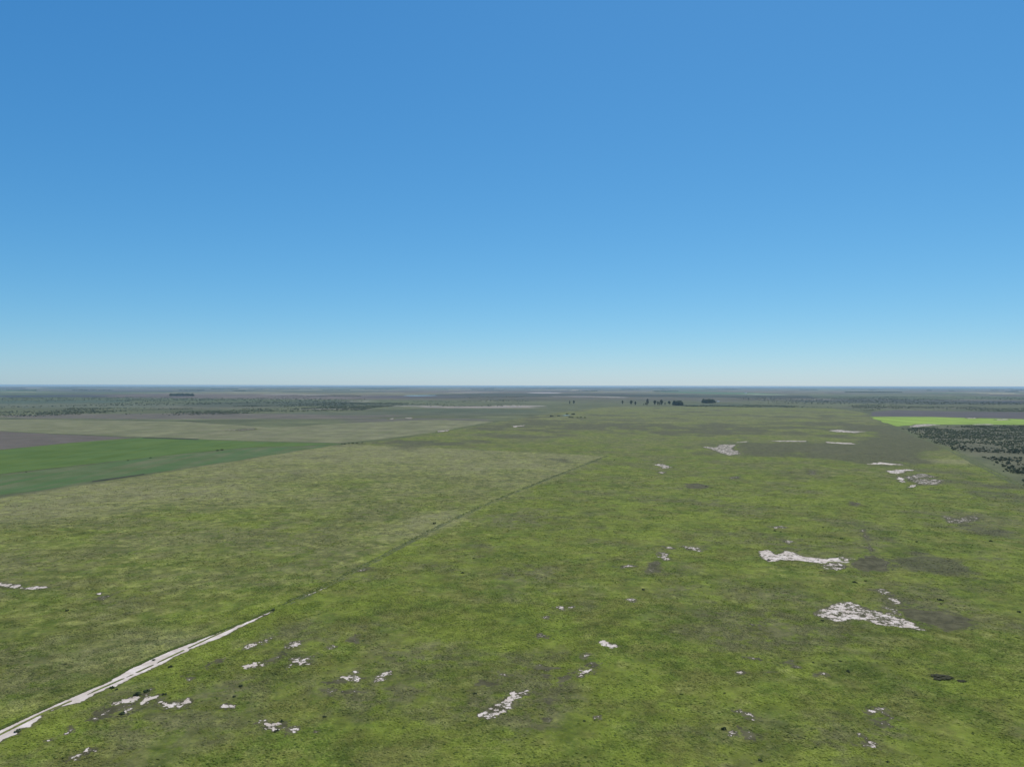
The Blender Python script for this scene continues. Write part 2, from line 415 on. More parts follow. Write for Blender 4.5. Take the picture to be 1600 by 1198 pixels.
# bare patches: (outline in photo pixels, size of the dark rim in px, speckle, wobble); the white core follows the outline
PATCHES = [
    ([(1187, 861), (1200, 859), (1213, 866), (1228, 860), (1240, 863), (1250, 868), (1272, 871), (1292, 873), (1316, 869), (1328, 873), (1358, 874), (1350, 877), (1328, 879), (1322, 884), (1308, 889), (1289, 888), (1284, 884), (1288, 880), (1240, 875), (1222, 875), (1200, 878), (1192, 872)], 0.8, 0.75),
    ([(1264, 958), (1283, 950), (1299, 947), (1308, 940), (1330, 940), (1345, 946), (1354, 948), (1360, 952), (1385, 957), (1402, 962), (1415, 968), (1428, 975), (1448, 985), (1430, 984), (1400, 978), (1375, 976), (1350, 969), (1325, 968), (1310, 971), (1285, 965)], 1.0, 1.25),
    ([(1316, 871.5), (1336, 872.5), (1362, 874), (1360, 876.5), (1338, 877), (1320, 876)], 0.6, 0.6),
    ([(1284, 882), (1300, 879), (1330, 881), (1322, 887), (1300, 889.5)], 1.0, 1.5),
    ([(1352, 725), (1362, 723), (1375, 721.6), (1395, 724), (1413, 726), (1380, 725.6)], 0.3, 0.3),
    ([(1385, 735), (1400, 733.5), (1415, 733), (1434, 734), (1414, 736), (1400, 740), (1388, 739)], 0.6, 0.7),
    ([(1402, 743.5), (1412, 747), (1416, 752), (1409, 754), (1403, 748)], 0.6, 0.4),
    ([(1412, 745), (1428, 741), (1446, 740), (1460, 745), (1440, 747), (1425, 749), (1440, 748), (1466, 749), (1478, 751), (1462, 758), (1436, 757), (1424, 751)], 1.2, 1.7),
    ([(1416, 760), (1424, 758), (1431, 757), (1428, 761), (1418, 762)], 0.4, 0.5),
    ([(1470, 806), (1482, 807), (1500, 811), (1512, 806), (1530, 804), (1532, 810), (1503, 817), (1486, 816), (1475, 811)], 1.2, 1.9),
    ([(1100, 697), (1115, 699), (1128, 694), (1150, 695), (1144, 701), (1158, 709), (1138, 710.5), (1122, 706), (1110, 702)], 1.0, 1.3),
    ([(1145, 691.5), (1160, 689.6), (1172, 689.3), (1160, 691)], 0.3, 0.6),
    ([(1203, 688.5), (1225, 688), (1262, 688.6), (1262, 690), (1225, 690)], 0.3, 0.9),
    ([(1288, 690), (1330, 692), (1337, 694), (1322, 693.6), (1290, 691.6)], 0.3, 0.6),
    ([(1294, 672.6), (1310, 671), (1330, 673.2), (1355, 674), (1336, 676), (1310, 675)], 0.5, 1.0),
    ([(1017, 726), (1035, 724.7), (1053, 730), (1042, 732.6), (1030, 728.5)], 0.7, 1.1),
    ([(1030, 737.5), (1040, 736.5), (1039, 741), (1033, 741)], 0.7, 1.4),
    ([(801, 665.6), (820, 663.8), (820, 665.5), (803, 667.4)], 0.5, 0.8),
    ([(1034, 853), (1046, 854), (1059, 857), (1044, 858)], 1.0, 1.6),
    ([(1065, 853), (1082, 854), (1102, 858.5), (1096, 861), (1072, 858)], 1.0, 1.3),
    ([(1030, 863), (1040, 863), (1046, 874), (1036, 875)], 1.4, 1.6),
    ([(1015, 880), (1028, 876), (1030, 893), (1012, 896)], 1.4, 2.2),
    ([(962, 885), (978, 882), (990, 881.5), (990, 885), (970, 887)], 1.0, 1.8),
    ([(1197, 822), (1214, 821.5), (1234, 824), (1214, 825)], 0.6, 1.5),
    ([(1226, 845), (1234, 842), (1238, 847), (1230, 849)], 0.8, 1.7),
    ([(1345, 828), (1352, 827), (1356, 838), (1364, 860), (1360, 869), (1356, 850), (1350, 838)], 1.6, 1.9),
    ([(1340, 874), (1362, 868), (1392, 878), (1384, 892), (1350, 892), (1328, 880)], 2.2, 2.7),
    ([(1359, 921), (1378, 920.5), (1392, 925), (1408, 942), (1396, 944), (1384, 930)], 2.0, 1.7),
    ([(1385, 948), (1400, 950), (1420, 951), (1412, 960), (1392, 958)], 2.0, 1.6),
    ([(1412, 951), (1460, 953), (1512, 966), (1520, 978), (1478, 984), (1440, 972), (1412, 962)], 2.2, 2.8),
    ([(938, 1002), (944, 999.5), (952, 1005), (966, 1010), (957, 1013), (945, 1009)], 1.6, 0.5),
    ([(910, 1021), (918, 1020), (920, 1030), (911, 1030)], 2.0, 1.6),
    ([(892, 1047), (905, 1049), (906, 1043), (916, 1046), (921, 1044), (922, 1053), (907, 1057), (896, 1050)], 2.0, 0.9),
    ([(918, 1038), (930, 1034), (931, 1040), (918, 1045)], 2.0, 2.0),
    ([(868, 1066), (880, 1056), (896, 1050), (886, 1064), (876, 1070)], 1.6, 2.3),
    ([(742, 1119), (760, 1107), (776, 1100), (790, 1088), (800, 1081), (818, 1079), (842, 1082), (822, 1087), (806, 1092), (803, 1104), (786, 1113), (764, 1123)], 2.0, 1.2),
    ([(536, 1058), (548, 1052), (556, 1048), (560, 1058), (552, 1065), (543, 1064)], 2.0, 1.3),
    ([(585, 1066), (590, 1056), (600, 1050), (608, 1046), (604, 1056), (592, 1066)], 1.6, 0.9),
    ([(503, 1079), (512, 1077), (522, 1079), (514, 1084)], 1.8, 1.9),
    ([(538, 1080), (556, 1077), (564, 1080), (550, 1082)], 1.2, 2.2),
    ([(504, 1066), (520, 1064), (538, 1060), (536, 1066), (510, 1069)], 1.2, 2.4),
    ([(454, 1032), (466, 1027), (484, 1025), (496, 1022), (482, 1034), (470, 1038)], 2.0, 1.2),
    ([(447, 1041), (454, 1039), (452, 1043)], 1.2, 0.9),
    ([(510, 1011), (520, 1009), (520, 1014), (512, 1014)], 1.4, 1.4),
    ([(545, 993), (560, 992), (556, 1004), (548, 1003)], 1.2, 2.3),
    ([(372, 1017), (388, 1009), (402, 1003), (422, 996), (420, 1001), (400, 1010), (384, 1015)], 2.0, 0.9),
    ([(380, 1041), (396, 1036), (414, 1033), (416, 1038), (400, 1044), (384, 1045)], 1.8, 1.0),
    ([(416, 1034), (434, 1024), (446, 1017), (444, 1022), (426, 1034)], 1.6, 2.1),
    ([(446, 1008), (460, 1003), (472, 999), (466, 1008), (452, 1011)], 1.8, 1.6),
    ([(163, 1105), (180, 1096), (192, 1092), (213, 1087), (216, 1090), (212, 1098), (234, 1088), (248, 1086), (252, 1090), (262, 1099), (276, 1096), (292, 1091), (298, 1095), (284, 1104), (262, 1105), (248, 1098), (240, 1092), (218, 1103), (196, 1098), (172, 1104)], 2.2, 0.75),
    ([(140, 1124), (158, 1110), (172, 1104), (208, 1098), (214, 1104), (196, 1116), (172, 1120), (150, 1126)], 1.6, 2.3),
    ([(184, 1115), (194, 1109), (208, 1104), (204, 1111), (192, 1117)], 1.8, 1.4),
    ([(222, 1085), (236, 1078), (240, 1078), (230, 1086)], 1.6, 1.5),
    ([(288, 1056), (297, 1054), (304, 1057), (296, 1061)], 1.8, 1.8),
    ([(312, 1044), (328, 1035), (346, 1029), (340, 1034), (322, 1043)], 1.4, 2.2),
    ([(349, 1102), (360, 1101), (374, 1102), (366, 1106), (354, 1105)], 1.2, 1.4),
    ([(400, 1128), (412, 1124), (424, 1131), (438, 1128), (446, 1130), (444, 1138), (426, 1141), (412, 1132)], 2.4, 1.4),
    ([(448, 1140), (458, 1136), (467, 1135), (462, 1143), (452, 1145)], 2.0, 1.5),
    ([(488, 1140), (497, 1141), (496, 1145), (489, 1144)], 1.2, 1.6),
    ([(104, 1188), (118, 1180), (134, 1172), (152, 1173), (136, 1178), (120, 1185)], 1.8, 1.4),
    ([(76, 1154), (84, 1152), (86, 1155), (78, 1157)], 1.2, 0.8),
    ([(102, 1146), (110, 1136), (116, 1134), (110, 1144)], 1.4, 2.0),
    ([(-40, 908), (0, 909.5), (18, 912), (39, 917.5), (58, 916), (82, 915.5), (80, 918.5), (50, 921), (30, 920), (0, 915.5), (-40, 918)], 1.2, 0.6),
    ([(148, 936), (158, 931), (172, 929), (184, 924), (178, 931), (160, 937)], 1.2, 2.0),
    ([(152, 927), (157, 926), (158, 929), (153, 929)], 0.8, 0.9),
    ([(770, 1049), (784, 1050), (800, 1055), (794, 1058), (776, 1054)], 1.8, 1.8),
    ([(742, 1066), (752, 1062), (764, 1066), (780, 1062), (772, 1071), (750, 1071)], 1.8, 2.2),
    ([(868, 950), (876, 946), (886, 952), (896, 946), (896, 951), (880, 955)], 1.4, 1.7),
    ([(847, 965), (855, 962), (853, 966)], 1.0, 1.6),
    ([(982, 936), (992, 937), (993, 941), (984, 941)], 1.2, 1.6),
    ([(1174, 976), (1188, 975), (1197, 978), (1190, 983)], 1.6, 1.9),
    ([(1347, 1149), (1353, 1148), (1357, 1158), (1362, 1161), (1372, 1162), (1368, 1168), (1354, 1168), (1340, 1164), (1354, 1160)], 2.0, 1.1),
    ([(1358, 1109), (1366, 1106), (1376, 1107), (1395, 1121), (1390, 1124), (1374, 1112), (1364, 1116), (1356, 1120)], 2.4, 1.8),
    ([(1368, 1124), (1384, 1126), (1392, 1132), (1380, 1136), (1368, 1130)], 2.2, 1.9),
    ([(1155, 1112), (1166, 1111), (1176, 1116), (1186, 1123), (1178, 1125), (1166, 1116)], 2.0, 1.4),
    ([(1158, 1137), (1172, 1144), (1186, 1150), (1184, 1157), (1170, 1154), (1164, 1146)], 2.0, 2.0),
    ([(1140, 1146), (1148, 1144), (1150, 1149), (1141, 1149)], 1.6, 1.4),
    ([(1166, 1026), (1186, 1027), (1200, 1034), (1192, 1037), (1180, 1032)], 1.8, 2.1),
    ([(1190, 1049), (1206, 1048), (1211, 1050), (1196, 1052)], 1.2, 0.9),
    ([(1226, 1034), (1236, 1034), (1250, 1043), (1240, 1042)], 1.8, 1.9),
    ([(1268, 1052), (1280, 1051), (1290, 1054), (1276, 1056)], 1.6, 1.4),
    ([(1150, 1050), (1160, 1048), (1164, 1051), (1154, 1052)], 1.4, 1.6),
    ([(830, 1043), (848, 1041), (870, 1044), (858, 1047), (838, 1046)], 1.4, 2.2),
    ([(848, 1054), (854, 1054), (853, 1058), (848, 1057)], 1.2, 2.2),
    ([(834, 994), (846, 991), (852, 995), (840, 998)], 1.6, 2.0),
    ([(854, 1092), (862, 1090), (866, 1094), (858, 1100)], 1.2, 2.2),
    ([(848, 1122), (858, 1122), (860, 1126), (850, 1127)], 1.2, 1.9),
    ([(929, 1120), (936, 1119), (936, 1122), (930, 1123)], 1.0, 1.4),
    ([(1140, 745), (1156, 744), (1156, 748), (1142, 748)], 0.6, 2.1),
    ([(1262, 733), (1275, 736), (1275, 741), (1266, 741)], 0.6, 2.3),
    ([(1330, 784), (1344, 786), (1340, 791), (1330, 789)], 0.8, 2.4),
    ([(1074, 756), (1092, 755), (1112, 759), (1094, 763), (1078, 762)], 1.0, 2.7),
    ([(560, 892), (576, 886), (582, 886), (572, 893)], 0.6, 2.1),
    ([(682, 673.6), (700, 671.5), (700, 673.5), (686, 675)], 0.2, 1.2),
    ([(606, 654), (618, 652.6), (616, 655), (608, 655.5)], 0.2, 1.4),
    ([(632, 653), (644, 652), (642, 654.4)], 0.2, 1.2),
    ([(355, 673), (380, 670), (400, 669), (400, 671), (380, 673)], 0.2, 1.8),
    ([(1418, 667), (1432, 663.4), (1450, 662.6), (1472, 663.6), (1450, 665.5), (1434, 667.4)], 0.4, 1.0),
    ([(1518, 663.2), (1548, 662.6), (1552, 663.6), (1524, 664)], 0.2, 0.8),
    ([(1510, 653.2), (1525, 652.8), (1526, 653.8), (1512, 654)], 0.1, 0.8),
    ([(1558, 655.4), (1572, 655), (1574, 656), (1560, 656.2)], 0.1, 0.6),
]
WP = []
for o, rim, spk in PATCHES:
    wpoly = pxs(o)
    c = wpoly.mean(0); mpp = math.hypot(*c) / F      # metres per photo pixel, across
    vv = sum(q[1] for q in o) / len(o)
    WP.append(dict(poly=wpoly, rim=rim, spk=spk + (0.40 if vv < 720 else 0.25), mpp=mpp, c=c, r=np.hypot(*(wpoly - c).T).max(), v=vv))

TRACK_TOP = [(-330, 1318), (0, 1140), (45, 1119), (100, 1094), (160, 1069), (200, 1046), (260, 1019), (340, 988.5), (400, 965), (422, 954)]
TRACK_BOT = [(424, 956), (345, 995), (280, 1022), (255, 1036), (210, 1056), (180, 1072), (168, 1074), (125, 1097), (90, 1105), (72, 1112), (60, 1124), (48, 1136), (28, 1137), (25, 1146), (0, 1158), (-330, 1336)]
W_TRACK = pxs(TRACK_TOP + TRACK_BOT)

def patch_field(P, w):
    """>0.5 = inside the white core, falls through the dark rim to 0"""
    m = w['mpp']
    # lengths on the ground differ along and across the view, use the mean
    d = sdf(P, w['poly'])
    ky = min(1.0, max(0.22, 330.0 / np.hypot(*w['c'])))      # far off only the longer features of the rim can be seen
    n = fbm(P[..., 0], P[..., 1] * ky, 11 * m, 5, 0.66, 11)
    soft = m * (4.0 + w['rim'] * 5.0)
    return 0.46 - d / soft + n * (0.52 if w['r'] > 38 * m else 0.80)

def cover_of(P):
    """(dryness, heath, lushness) of the pasture and (r,g,b,weight) of other land at points P"""
    x, y = P[:, 0], P[:, 1]
    r = np.hypot(x, y)
    big = fbm(x, y, 170, 5, 0.55, 3)
    mid = fbm(x, y, 55, 4, 0.55, 23)
    dry = 0.36 + 0.13 * big + 0.10 * mid
    lush = 0.56 - 0.16 * big + 0.12 * fbm(x, y, 80, 3, 0.5, 55)
    heath = 0.10 * np.clip(mid, 0, 1)
    yl = smooth(6, -10, sdf(P, W['yellow']) + 4 * mid)
    dry += 0.29 * yl + 0.10 * yl * smooth(400, 1000, r); lush -= 0.10 * yl
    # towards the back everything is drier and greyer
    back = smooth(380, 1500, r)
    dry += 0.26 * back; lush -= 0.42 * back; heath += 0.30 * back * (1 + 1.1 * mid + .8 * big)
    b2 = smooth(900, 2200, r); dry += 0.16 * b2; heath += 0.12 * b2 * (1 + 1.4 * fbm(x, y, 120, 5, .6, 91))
    hd = smooth(20, -50, sdf(P, W['heath']) + 35 * big + 12 * mid)
    heath += (0.90 + .35 * fbm(x, y, 30, 4, .6, 29)) * hd
    # brown band left of the heath, and smaller brownish places
    for (u, v, ru, rv, a) in [(1000, 668, 210, 8, .38), (1200, 672, 180, 6, .30), (850, 662, 60, 5, .45), (1350, 670, 100, 9, .6), (1100, 706, 60, 8, .25),
                              (1470, 770, 120, 12, .35), (1500, 880, 130, 14, .35), (1420, 870, 60, 20, .4), (1450, 955, 70, 22, .5), (1540, 830, 60, 18, .35), (1380, 840, 30, 40, .35),
                              (1180, 745, 80, 12, .25), (1170, 1140, 30, 30, .3), (1430, 735, 80, 28, .35), (1520, 920, 70, 15, .3),
                              (230, 1105, 80, 18, .35), (430, 1030, 60, 25, .18), (880, 720, 60, 6, .2), (680, 690, 130, 6, .35),
                              (40, 812, 60, 8, .3), (430, 745, 80, 10, .2), (560, 780, 120, 12, .15)]:
        cx, cy = px(u, v); x1, y1 = px(u, v - rv); x2, y2 = px(u + ru, v)
        ry = max(abs(y1 - cy), 3); rx = max(abs(x2 - cx), 3)
        w = np.exp(-(((x - cx) / rx) ** 2 + ((y - cy) / ry) ** 2) * 1.2)
        heath += 1.5 * a * w * (0.8 + 0.9 * mid + .5 * np.clip(big, -1, 1))
    for (u, v, ru, rv, a) in [(1500, 955, 60, 18, .3), (1150, 1145, 50, 40, .25), (1250, 1060, 60, 10, .3), (60, 800, 120, 20, .3), (280, 1010, 180, 35, .25), (690, 812, 60, 14, .5),
                              (1290, 705, 40, 5, .6), (1480, 721, 60, 4, .7), (640, 835, 90, 12, .35), (120, 770, 240, 12, .35), (520, 705, 180, 9, .35)]:
        cx, cy = px(u, v); x1, y1 = px(u, v - rv); x2, y2 = px(u + ru, v)
        ry = max(abs(y1 - cy), 3); rx = max(abs(x2 - cx), 3)
        w = np.exp(-(((x - cx) / rx) ** 2 + ((y - cy) / ry) ** 2) * 1.2)
        dry += a * w
    for (u, v, ru, rv, a) in [(1370, 952, 26, 8, .9), (1250, 1050, 45, 10, .7), (1345, 1010, 20, 6, .9), (1410, 1055, 30, 8, .6), (700, 812, 25, 5, .9), (120, 930, 40, 8, .7), (340, 865, 40, 8, .7),
                              (800, 980, 160, 40, .25), (1240, 770, 160, 20, .35), (1450, 875, 60, 10, .4), (1590, 880, 30, 10, .8), (640, 1100, 120, 40, .2), (1560, 735, 30, 6, .8),
                              (900, 1150, 200, 40, .15), (1380, 1180, 140, 20, .2), (1100, 770, 200, 25, .2)]:
        cx, cy = px(u, v); x1, y1 = px(u, v - rv); x2, y2 = px(u + ru, v)
        ry = max(abs(y1 - cy), 3); rx = max(abs(x2 - cx), 3)
        w = np.exp(-(((x - cx) / rx) ** 2 + ((y - cy) / ry) ** 2) * 1.2)
        lush += a * w; heath -= 0.5 * a * w
    # grazed dark fringe round the bare patches
    for w in WP:
        near = (np.abs(x - w['c'][0]) < w['r'] + 30 * w['mpp']) & (np.abs(y - w['c'][1]) < w['r'] + 30 * w['mpp'])
        if near.any():
            d = sdf(P[near], w['poly'])
            heath[near] += 0.42 * smooth((5 + 5 * w['rim']) * w['mpp'], 0, d)
    lt = line_dist(P, L_TRACK)
    heath += 0.30 * np.exp(-(lt / 4.5) ** 2) * smooth(240, 330, r)
    lush += 0.5 * np.exp(-((lt - 6) / 5) ** 2) * (x * 0.94 - y * 0.34 > -300)
    heath = np.minimum(heath + 0.10 * fbm(x, y, 45, 5, .65, 87) * (heath > .25), 0.86)
    cover = np.clip(np.stack([dry, heath, lush], -1), 0, 1)

    # ---- the land beyond the pastures
    ca, sa = math.cos(A20), math.sin(A20)
    a = x * ca - y * sa; b = x * sa + y * ca          # b runs along the field borders
    wob = fbm(x, y, 2500, 3, 0.5, 71) * 200
    pal = np.array([(.090, .095, .060), (.105, .090, .074), (.080, .092, .058), (.125, .120, .085), (.068, .074, .052), (.052, .056, .042),
                    (.088, .082, .066), (.072, .110, .050), (.098, .100, .070), (.105, .090, .085), (.24, .21, .17)])
    def cells(sa_, sb_, seed, nb):
        ib = np.floor((b + wob) / sb_); ia = np.floor((a + wob * .6 + hsh(ib, ib * 0 + 3, seed) * sa_) / sa_)
        k = hsh(ia, ib, seed + 5)
        return pal[(k * nb).astype(int) % len(pal)]
    far1 = cells(1500, 700, 5, 11); far2 = cells(3800, 2100, 9, 10)
    q = smooth(0.35, 0.65, vnoise(x / 4000, y / 2500, 99) + 0 * x)[:, None]
    land = far1 * (1 - q) + far2 * q
    streak = fbm(x * 0.35, y, 260, 5, 0.62, 41)[:, None]
    land = (land / 0.085) ** 1.35 * 0.085
    land = land * (1 + 0.42 * streak) * np.array([[1.06, 1.04, .90]])
    # natural scrub and dry grass nearer than 6 km
    nat = np.array([(.092, .100, .048)]) * (1 + 0.3 * fbm(x * .5, y, 140, 4, .6, 47)[:, None])
    qn = smooth(6000, 3600, r + 700 * fbm(x, y, 1500, 3, .5, 13))[:, None]
    land = land * (1 - qn) + nat * qn
    # behind the top line of the big pasture (or outside its side lines): other land
    main = np.concatenate([pxs([(-800, 1600), (2400, 1600), (2400, 1100), (1720, 815)]), L_RIGHT[::-1][1:], L_TOP[::-1][1:], L_TRACK2[::-1][1:], pxs([(470, 700), (400, 716), (0, 779), (-700, 890)])])
    dm = sdf(P, main)
    wgt = smooth(-3, 6 + r * 0.004, dm)
    behind = y < 100
    wgt = np.where(behind, smooth(900, 1500, r), wgt)
    # named zones in px
    def blob(u, v, ru, rv, col, k=1.0, hard=1.2):
        nonlocal land
        cx, cy = px(u, v); _, y1 = px(u, v - rv); _, y2 = px(u, v + rv); x2, _ = px(u + ru, v)
        ry = np.where(y > cy, abs(y1 - cy), abs(cy - y2)); rx = abs(x2 - cx)
        d = ((x - cx) / rx) ** 2 + ((y - cy) / ry) ** 2
        n = fbm(x, y, max(rx, ry.max()) * .5, 5, .6, int(u) + int(v))
        w = (k * smooth(1.25, 0.65, d + 0.5 * n))[:, None]
        land = land * (1 - w) + np.array(col)[None] * w
    PALE = (.27, .24, .20); PINK = (.24, .205, .175); DARK = (.055, .064, .040); SLATE = (.030, .036, .046)
    blob(310, 650, 330, 4.5, (.115, .10, .080), .9)      # purple brown strip behind the pale field
    blob(640, 657, 120, 4, (.105, .095, .075), .8)
    blob(640, 646, 220, 3, (.085, .092, .06), .7)
    blob(110, 634, 300, 4, (.105, .115, .075), .8)
    blob(40, 628, 160, 3, (.06, .085, .058), .8)
    blob(40, 619, 140, 1.6, SLATE, .9)
    blob(340, 636, 100, 3, (.12, .115, .08), .6)
    blob(740, 636, 100, 1.6, PINK, .95)
    blob(810, 634.2, 42, 1.2, PALE, .95)
    blob(640, 634.2, 60, .9, PALE, .7)
    blob(520, 639, 70, .8, PALE, .6)
    blob(560, 627, 25, .6, PALE, .8)
    blob(730, 642, 120, 3.4, (.070, .085, .050), .8)
    blob(420, 631, 130, 5, DARK, .75)
    blob(560, 632, 110, 2.2, DARK, .6)
    blob(440, 616, 30, .8, PALE, .7); blob(490, 617, 22, .8, PALE, .8)
    blob(740, 613, 40, .8, PALE, .7); blob(850, 613.8, 26, .9, (.33, .30, .28), .9)
    blob(905, 619.4, 50, .8, PINK, .8); blob(960, 620.4, 24, .7, PALE, .8)
    blob(650, 620, 90, 2.2, SLATE, .5)
    blob(1110, 613.5, 50, 2.4, (.075, .135, .055), .9)
    blob(1195, 616.4, 22, .8, (.24, .28, .17), .9); blob(1280, 624.4, 40, .7, PALE, .7)
    blob(1130, 632.6, 60, 1.5, (.08, .10, .06), .6)
    blob(1450, 628, 200, 4, (.050, .058, .046), .7); blob(1570, 628, 60, .9, SLATE, .85)
    blob(1430, 637, 110, 2.4, (.10, .095, .068), .5)
    blob(230, 611, 160, 1.3, (.045, .06, .06), .5)
    blob(1120, 626.5, 30, 1.4, (.11, .10, .085), .7)
    # ground of the scrub wood
    wd = smooth(8, -25, sdf(P, W['wood']) + 12 * mid)[:, None]
    land = land * (1 - wd) + (np.array((.084, .082, .048)) * (1 + .25 * big[:, None])) * wd
    land = np.clip(land, 0.015, .6)
    return cover, np.concatenate([land, wgt[:, None]], 1)

# ------------------------------------------------------------------ ground sheet
def build_ground():
    vs = np.concatenate([np.arange(640, 62, -1.45), np.arange(62, 1.9, -0.42)])
    rad = np.concatenate([[1.0, 30, 70, 110, 140], H * F / vs, [RMAX]])
    rad = np.unique(np.clip(rad, 0, RMAX))
    th = np.concatenate([np.linspace(-43, 43, 600), np.linspace(43, 317, 70)[1:-1]]) * PI / 180
    R, T = np.meshgrid(rad, th, indexing='ij')
    X = R * np.sin(T); Y = R * np.cos(T)
    nr, nt = R.shape
    P = np.stack([X.ravel(), Y.ravel()], -1)
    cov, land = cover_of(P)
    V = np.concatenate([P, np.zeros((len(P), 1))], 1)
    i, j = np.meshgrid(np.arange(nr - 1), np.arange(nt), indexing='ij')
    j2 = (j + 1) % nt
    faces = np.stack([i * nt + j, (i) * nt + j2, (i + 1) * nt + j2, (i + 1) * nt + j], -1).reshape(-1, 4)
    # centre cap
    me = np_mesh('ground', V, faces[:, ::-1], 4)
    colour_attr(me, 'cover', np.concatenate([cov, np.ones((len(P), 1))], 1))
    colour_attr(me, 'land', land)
    me.materials.append(M_GROUND)
    o = link(bpy.data.objects.new('ground', me)); tag(o, kind='structure')
    return o
build_ground()

# ------------------------------------------------------------------ sheets: marching triangles over a local grid
def field_sheet(name, fn, x0, x1, y0, y1, step, z, mat, level=0.0, attrs=()):
    """sheet where fn(P) > level; edges follow the level line exactly"""
    nx = max(2, int((x1 - x0) / step) + 1); ny = max(2, int((y1 - y0) / step) + 1)
    X, Y = np.meshgrid(np.linspace(x0, x1, nx), np.linspace(y0, y1, ny), indexing='ij')
    P = np.stack([X, Y], -1).reshape(-1, 2)
    S = fn(P) - level
    i, j = np.meshgrid(np.arange(nx - 1), np.arange(ny - 1), indexing='ij')
    a = i * ny + j; b = (i + 1) * ny + j; c = (i + 1) * ny + j + 1; d = i * ny + j + 1
    T = np.concatenate([np.stack([a, b, c], -1).reshape(-1, 3), np.stack([a, c, d], -1).reshape(-1, 3)])
    pos = S[T] > 0; cnt = pos.sum(1)
    out = [np.stack([P[T[cnt == 3]][..., 0], P[T[cnt == 3]][..., 1], S[T[cnt == 3]]], -1)]
    def cut(pa, pb):
        t = pa[..., 2:3] / (pa[..., 2:3] - pb[..., 2:3])
        r = pa + (pb - pa) * t; r[..., 2] = 0
        return r
    def rolled(mask, want):
        t = T[mask].copy(); p = pos[mask]
        for k in range(3):
            sel = p[:, k] == want
            # the odd vertex goes first
            idx = np.where(sel)[0]
            t[idx] = np.stack([T[mask][idx, k], T[mask][idx, (k + 1) % 3], T[mask][idx, (k + 2) % 3]], -1)
        return np.concatenate([P[t], S[t][..., None]], -1)
    one = rolled(cnt == 1, True)
    if len(one):
        A, B, Cc = one[:, 0], one[:, 1], one[:, 2]
        out.append(np.stack([A, cut(A, B), cut(A, Cc)], 1))
    two = rolled(cnt == 2, False)
    if len(two):
        A, B, Cc = two[:, 0], two[:, 1], two[:, 2]
        ab = cut(B, A); ac = cut(Cc, A)
        out.append(np.stack([ab, B, Cc], 1)); out.append(np.stack([ab, Cc, ac], 1))
    Q = np.concatenate(out)
    if not len(Q): return None
    flat = Q.reshape(-1, 3)
    key = np.round(flat[:, :2] * 1000).astype(np.int64)
    _, first, inv = np.unique(key[:, 0] * 100000003 + key[:, 1], return_index=True, return_inverse=True)
    vv = flat[first]; F_ = inv.reshape(-1, 3)
    ok = (F_[:, 0] != F_[:, 1]) & (F_[:, 1] != F_[:, 2]) & (F_[:, 0] != F_[:, 2]); F_ = F_[ok]
    cx, cy = vv[:, 0].mean(), vv[:, 1].mean()
    V3 = np.stack([vv[:, 0] - cx, vv[:, 1] - cy, np.zeros(len(vv))], -1)
    me = np_mesh(name, V3, F_, 3)
    if len(me.vertices) == len(vv):
        for an, af in attrs:
            float_attr(me, an, af(vv[:, :2], vv[:, 2]))
    me.materials.append(mat)
    o = link(bpy.data.objects.new(name, me)); o.location = (cx, cy, z)
    return o

def poly_sheet(name, key, step, z, mat, wob=4.0):
    p = W[key]
    lo = p.min(0) - 10; hi = p.max(0) + 10
    o = field_sheet(name, lambda P: -sdf(P, p) + wob * fbm(P[:, 0], P[:, 1], wob * 8, 4, .6, 7), lo[0], hi[0], lo[1], hi[1], step, z, mat)
    tag(o, kind='structure')
    return o
poly_sheet('dry_field', 'pale', 9, 0.05, M_DRYFIELD, 7)
poly_sheet('ploughed_field', 'brown', 8, 0.09, M_PLOUGH, 3)
poly_sheet('crop_field', 'crop', 7, 0.16, M_CROP, 2.5)
poly_sheet('crop_field', 'dull', 6, 0.12, M_CROP_DULL, 3)
poly_sheet('ploughed_field', 'purple', 14, 0.08, M_PLOUGH2, 6)
poly_sheet('crop_field', 'lime', 10, 0.18, M_LIME, 14)

M_HEDGE_SHADE = mat_simple('painted_hedge_shade', (0.028, 0.030, 0.018), (0.052, 0.050, 0.034), 12)  # hedge shadow along the crop edges, painted as dark ground strips
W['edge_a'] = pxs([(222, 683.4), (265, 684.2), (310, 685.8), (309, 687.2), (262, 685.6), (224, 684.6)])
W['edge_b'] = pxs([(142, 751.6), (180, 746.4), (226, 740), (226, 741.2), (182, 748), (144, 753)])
poly_sheet('hedge_shade_strip', 'edge_a', 3, 0.22, M_HEDGE_SHADE, 1.5)
poly_sheet('hedge_shade_strip', 'edge_b', 2, 0.20, M_HEDGE_SHADE, 1.0)

# ------------------------------------------------------------------ the dirt track and the bare patches
def depth_attr(spk):
    return [('depth', lambda P, s: s), ('speckle', lambda P, s: np.full(len(s), spk))]

def track_field(P):
    return 0.5 - (sdf(P, W_TRACK) + 0.02) / 2.2 + 0.30 * fbm(P[:, 0], P[:, 1], 3.0, 4, .6, 5)
L_RUT = pxs([(-330, 1326), (0, 1147), (70, 1112), (160, 1074), (210, 1052), (330, 995), (422, 955)])
def track_depth(P, s):
    # a broken strip of dead grass stays between the wheel ruts, a muddy verge along the far side
    mid = np.exp(-((line_dist(P, L_RUT)) / 0.50) ** 2)
    brk = smooth(-0.45, 0.05, fbm(P[:, 0], P[:, 1], 5.0, 3, .55, 61))
    return np.minimum(s, 0.78) - 0.75 * mid * brk
lo = W_TRACK.min(0) - 4; hi = W_TRACK.max(0) + 4
def on_track_bbox():
    # narrow diagonal strip: sample in pieces to keep the grid small
    return lo, hi
o = field_sheet('dirt_track', track_field, lo[0], hi[0], lo[1], hi[1], 0.32, 0.012, M_PATCH, 0.0, [('depth', track_depth), ('speckle', lambda P, s: np.full(len(s), 0.35))])
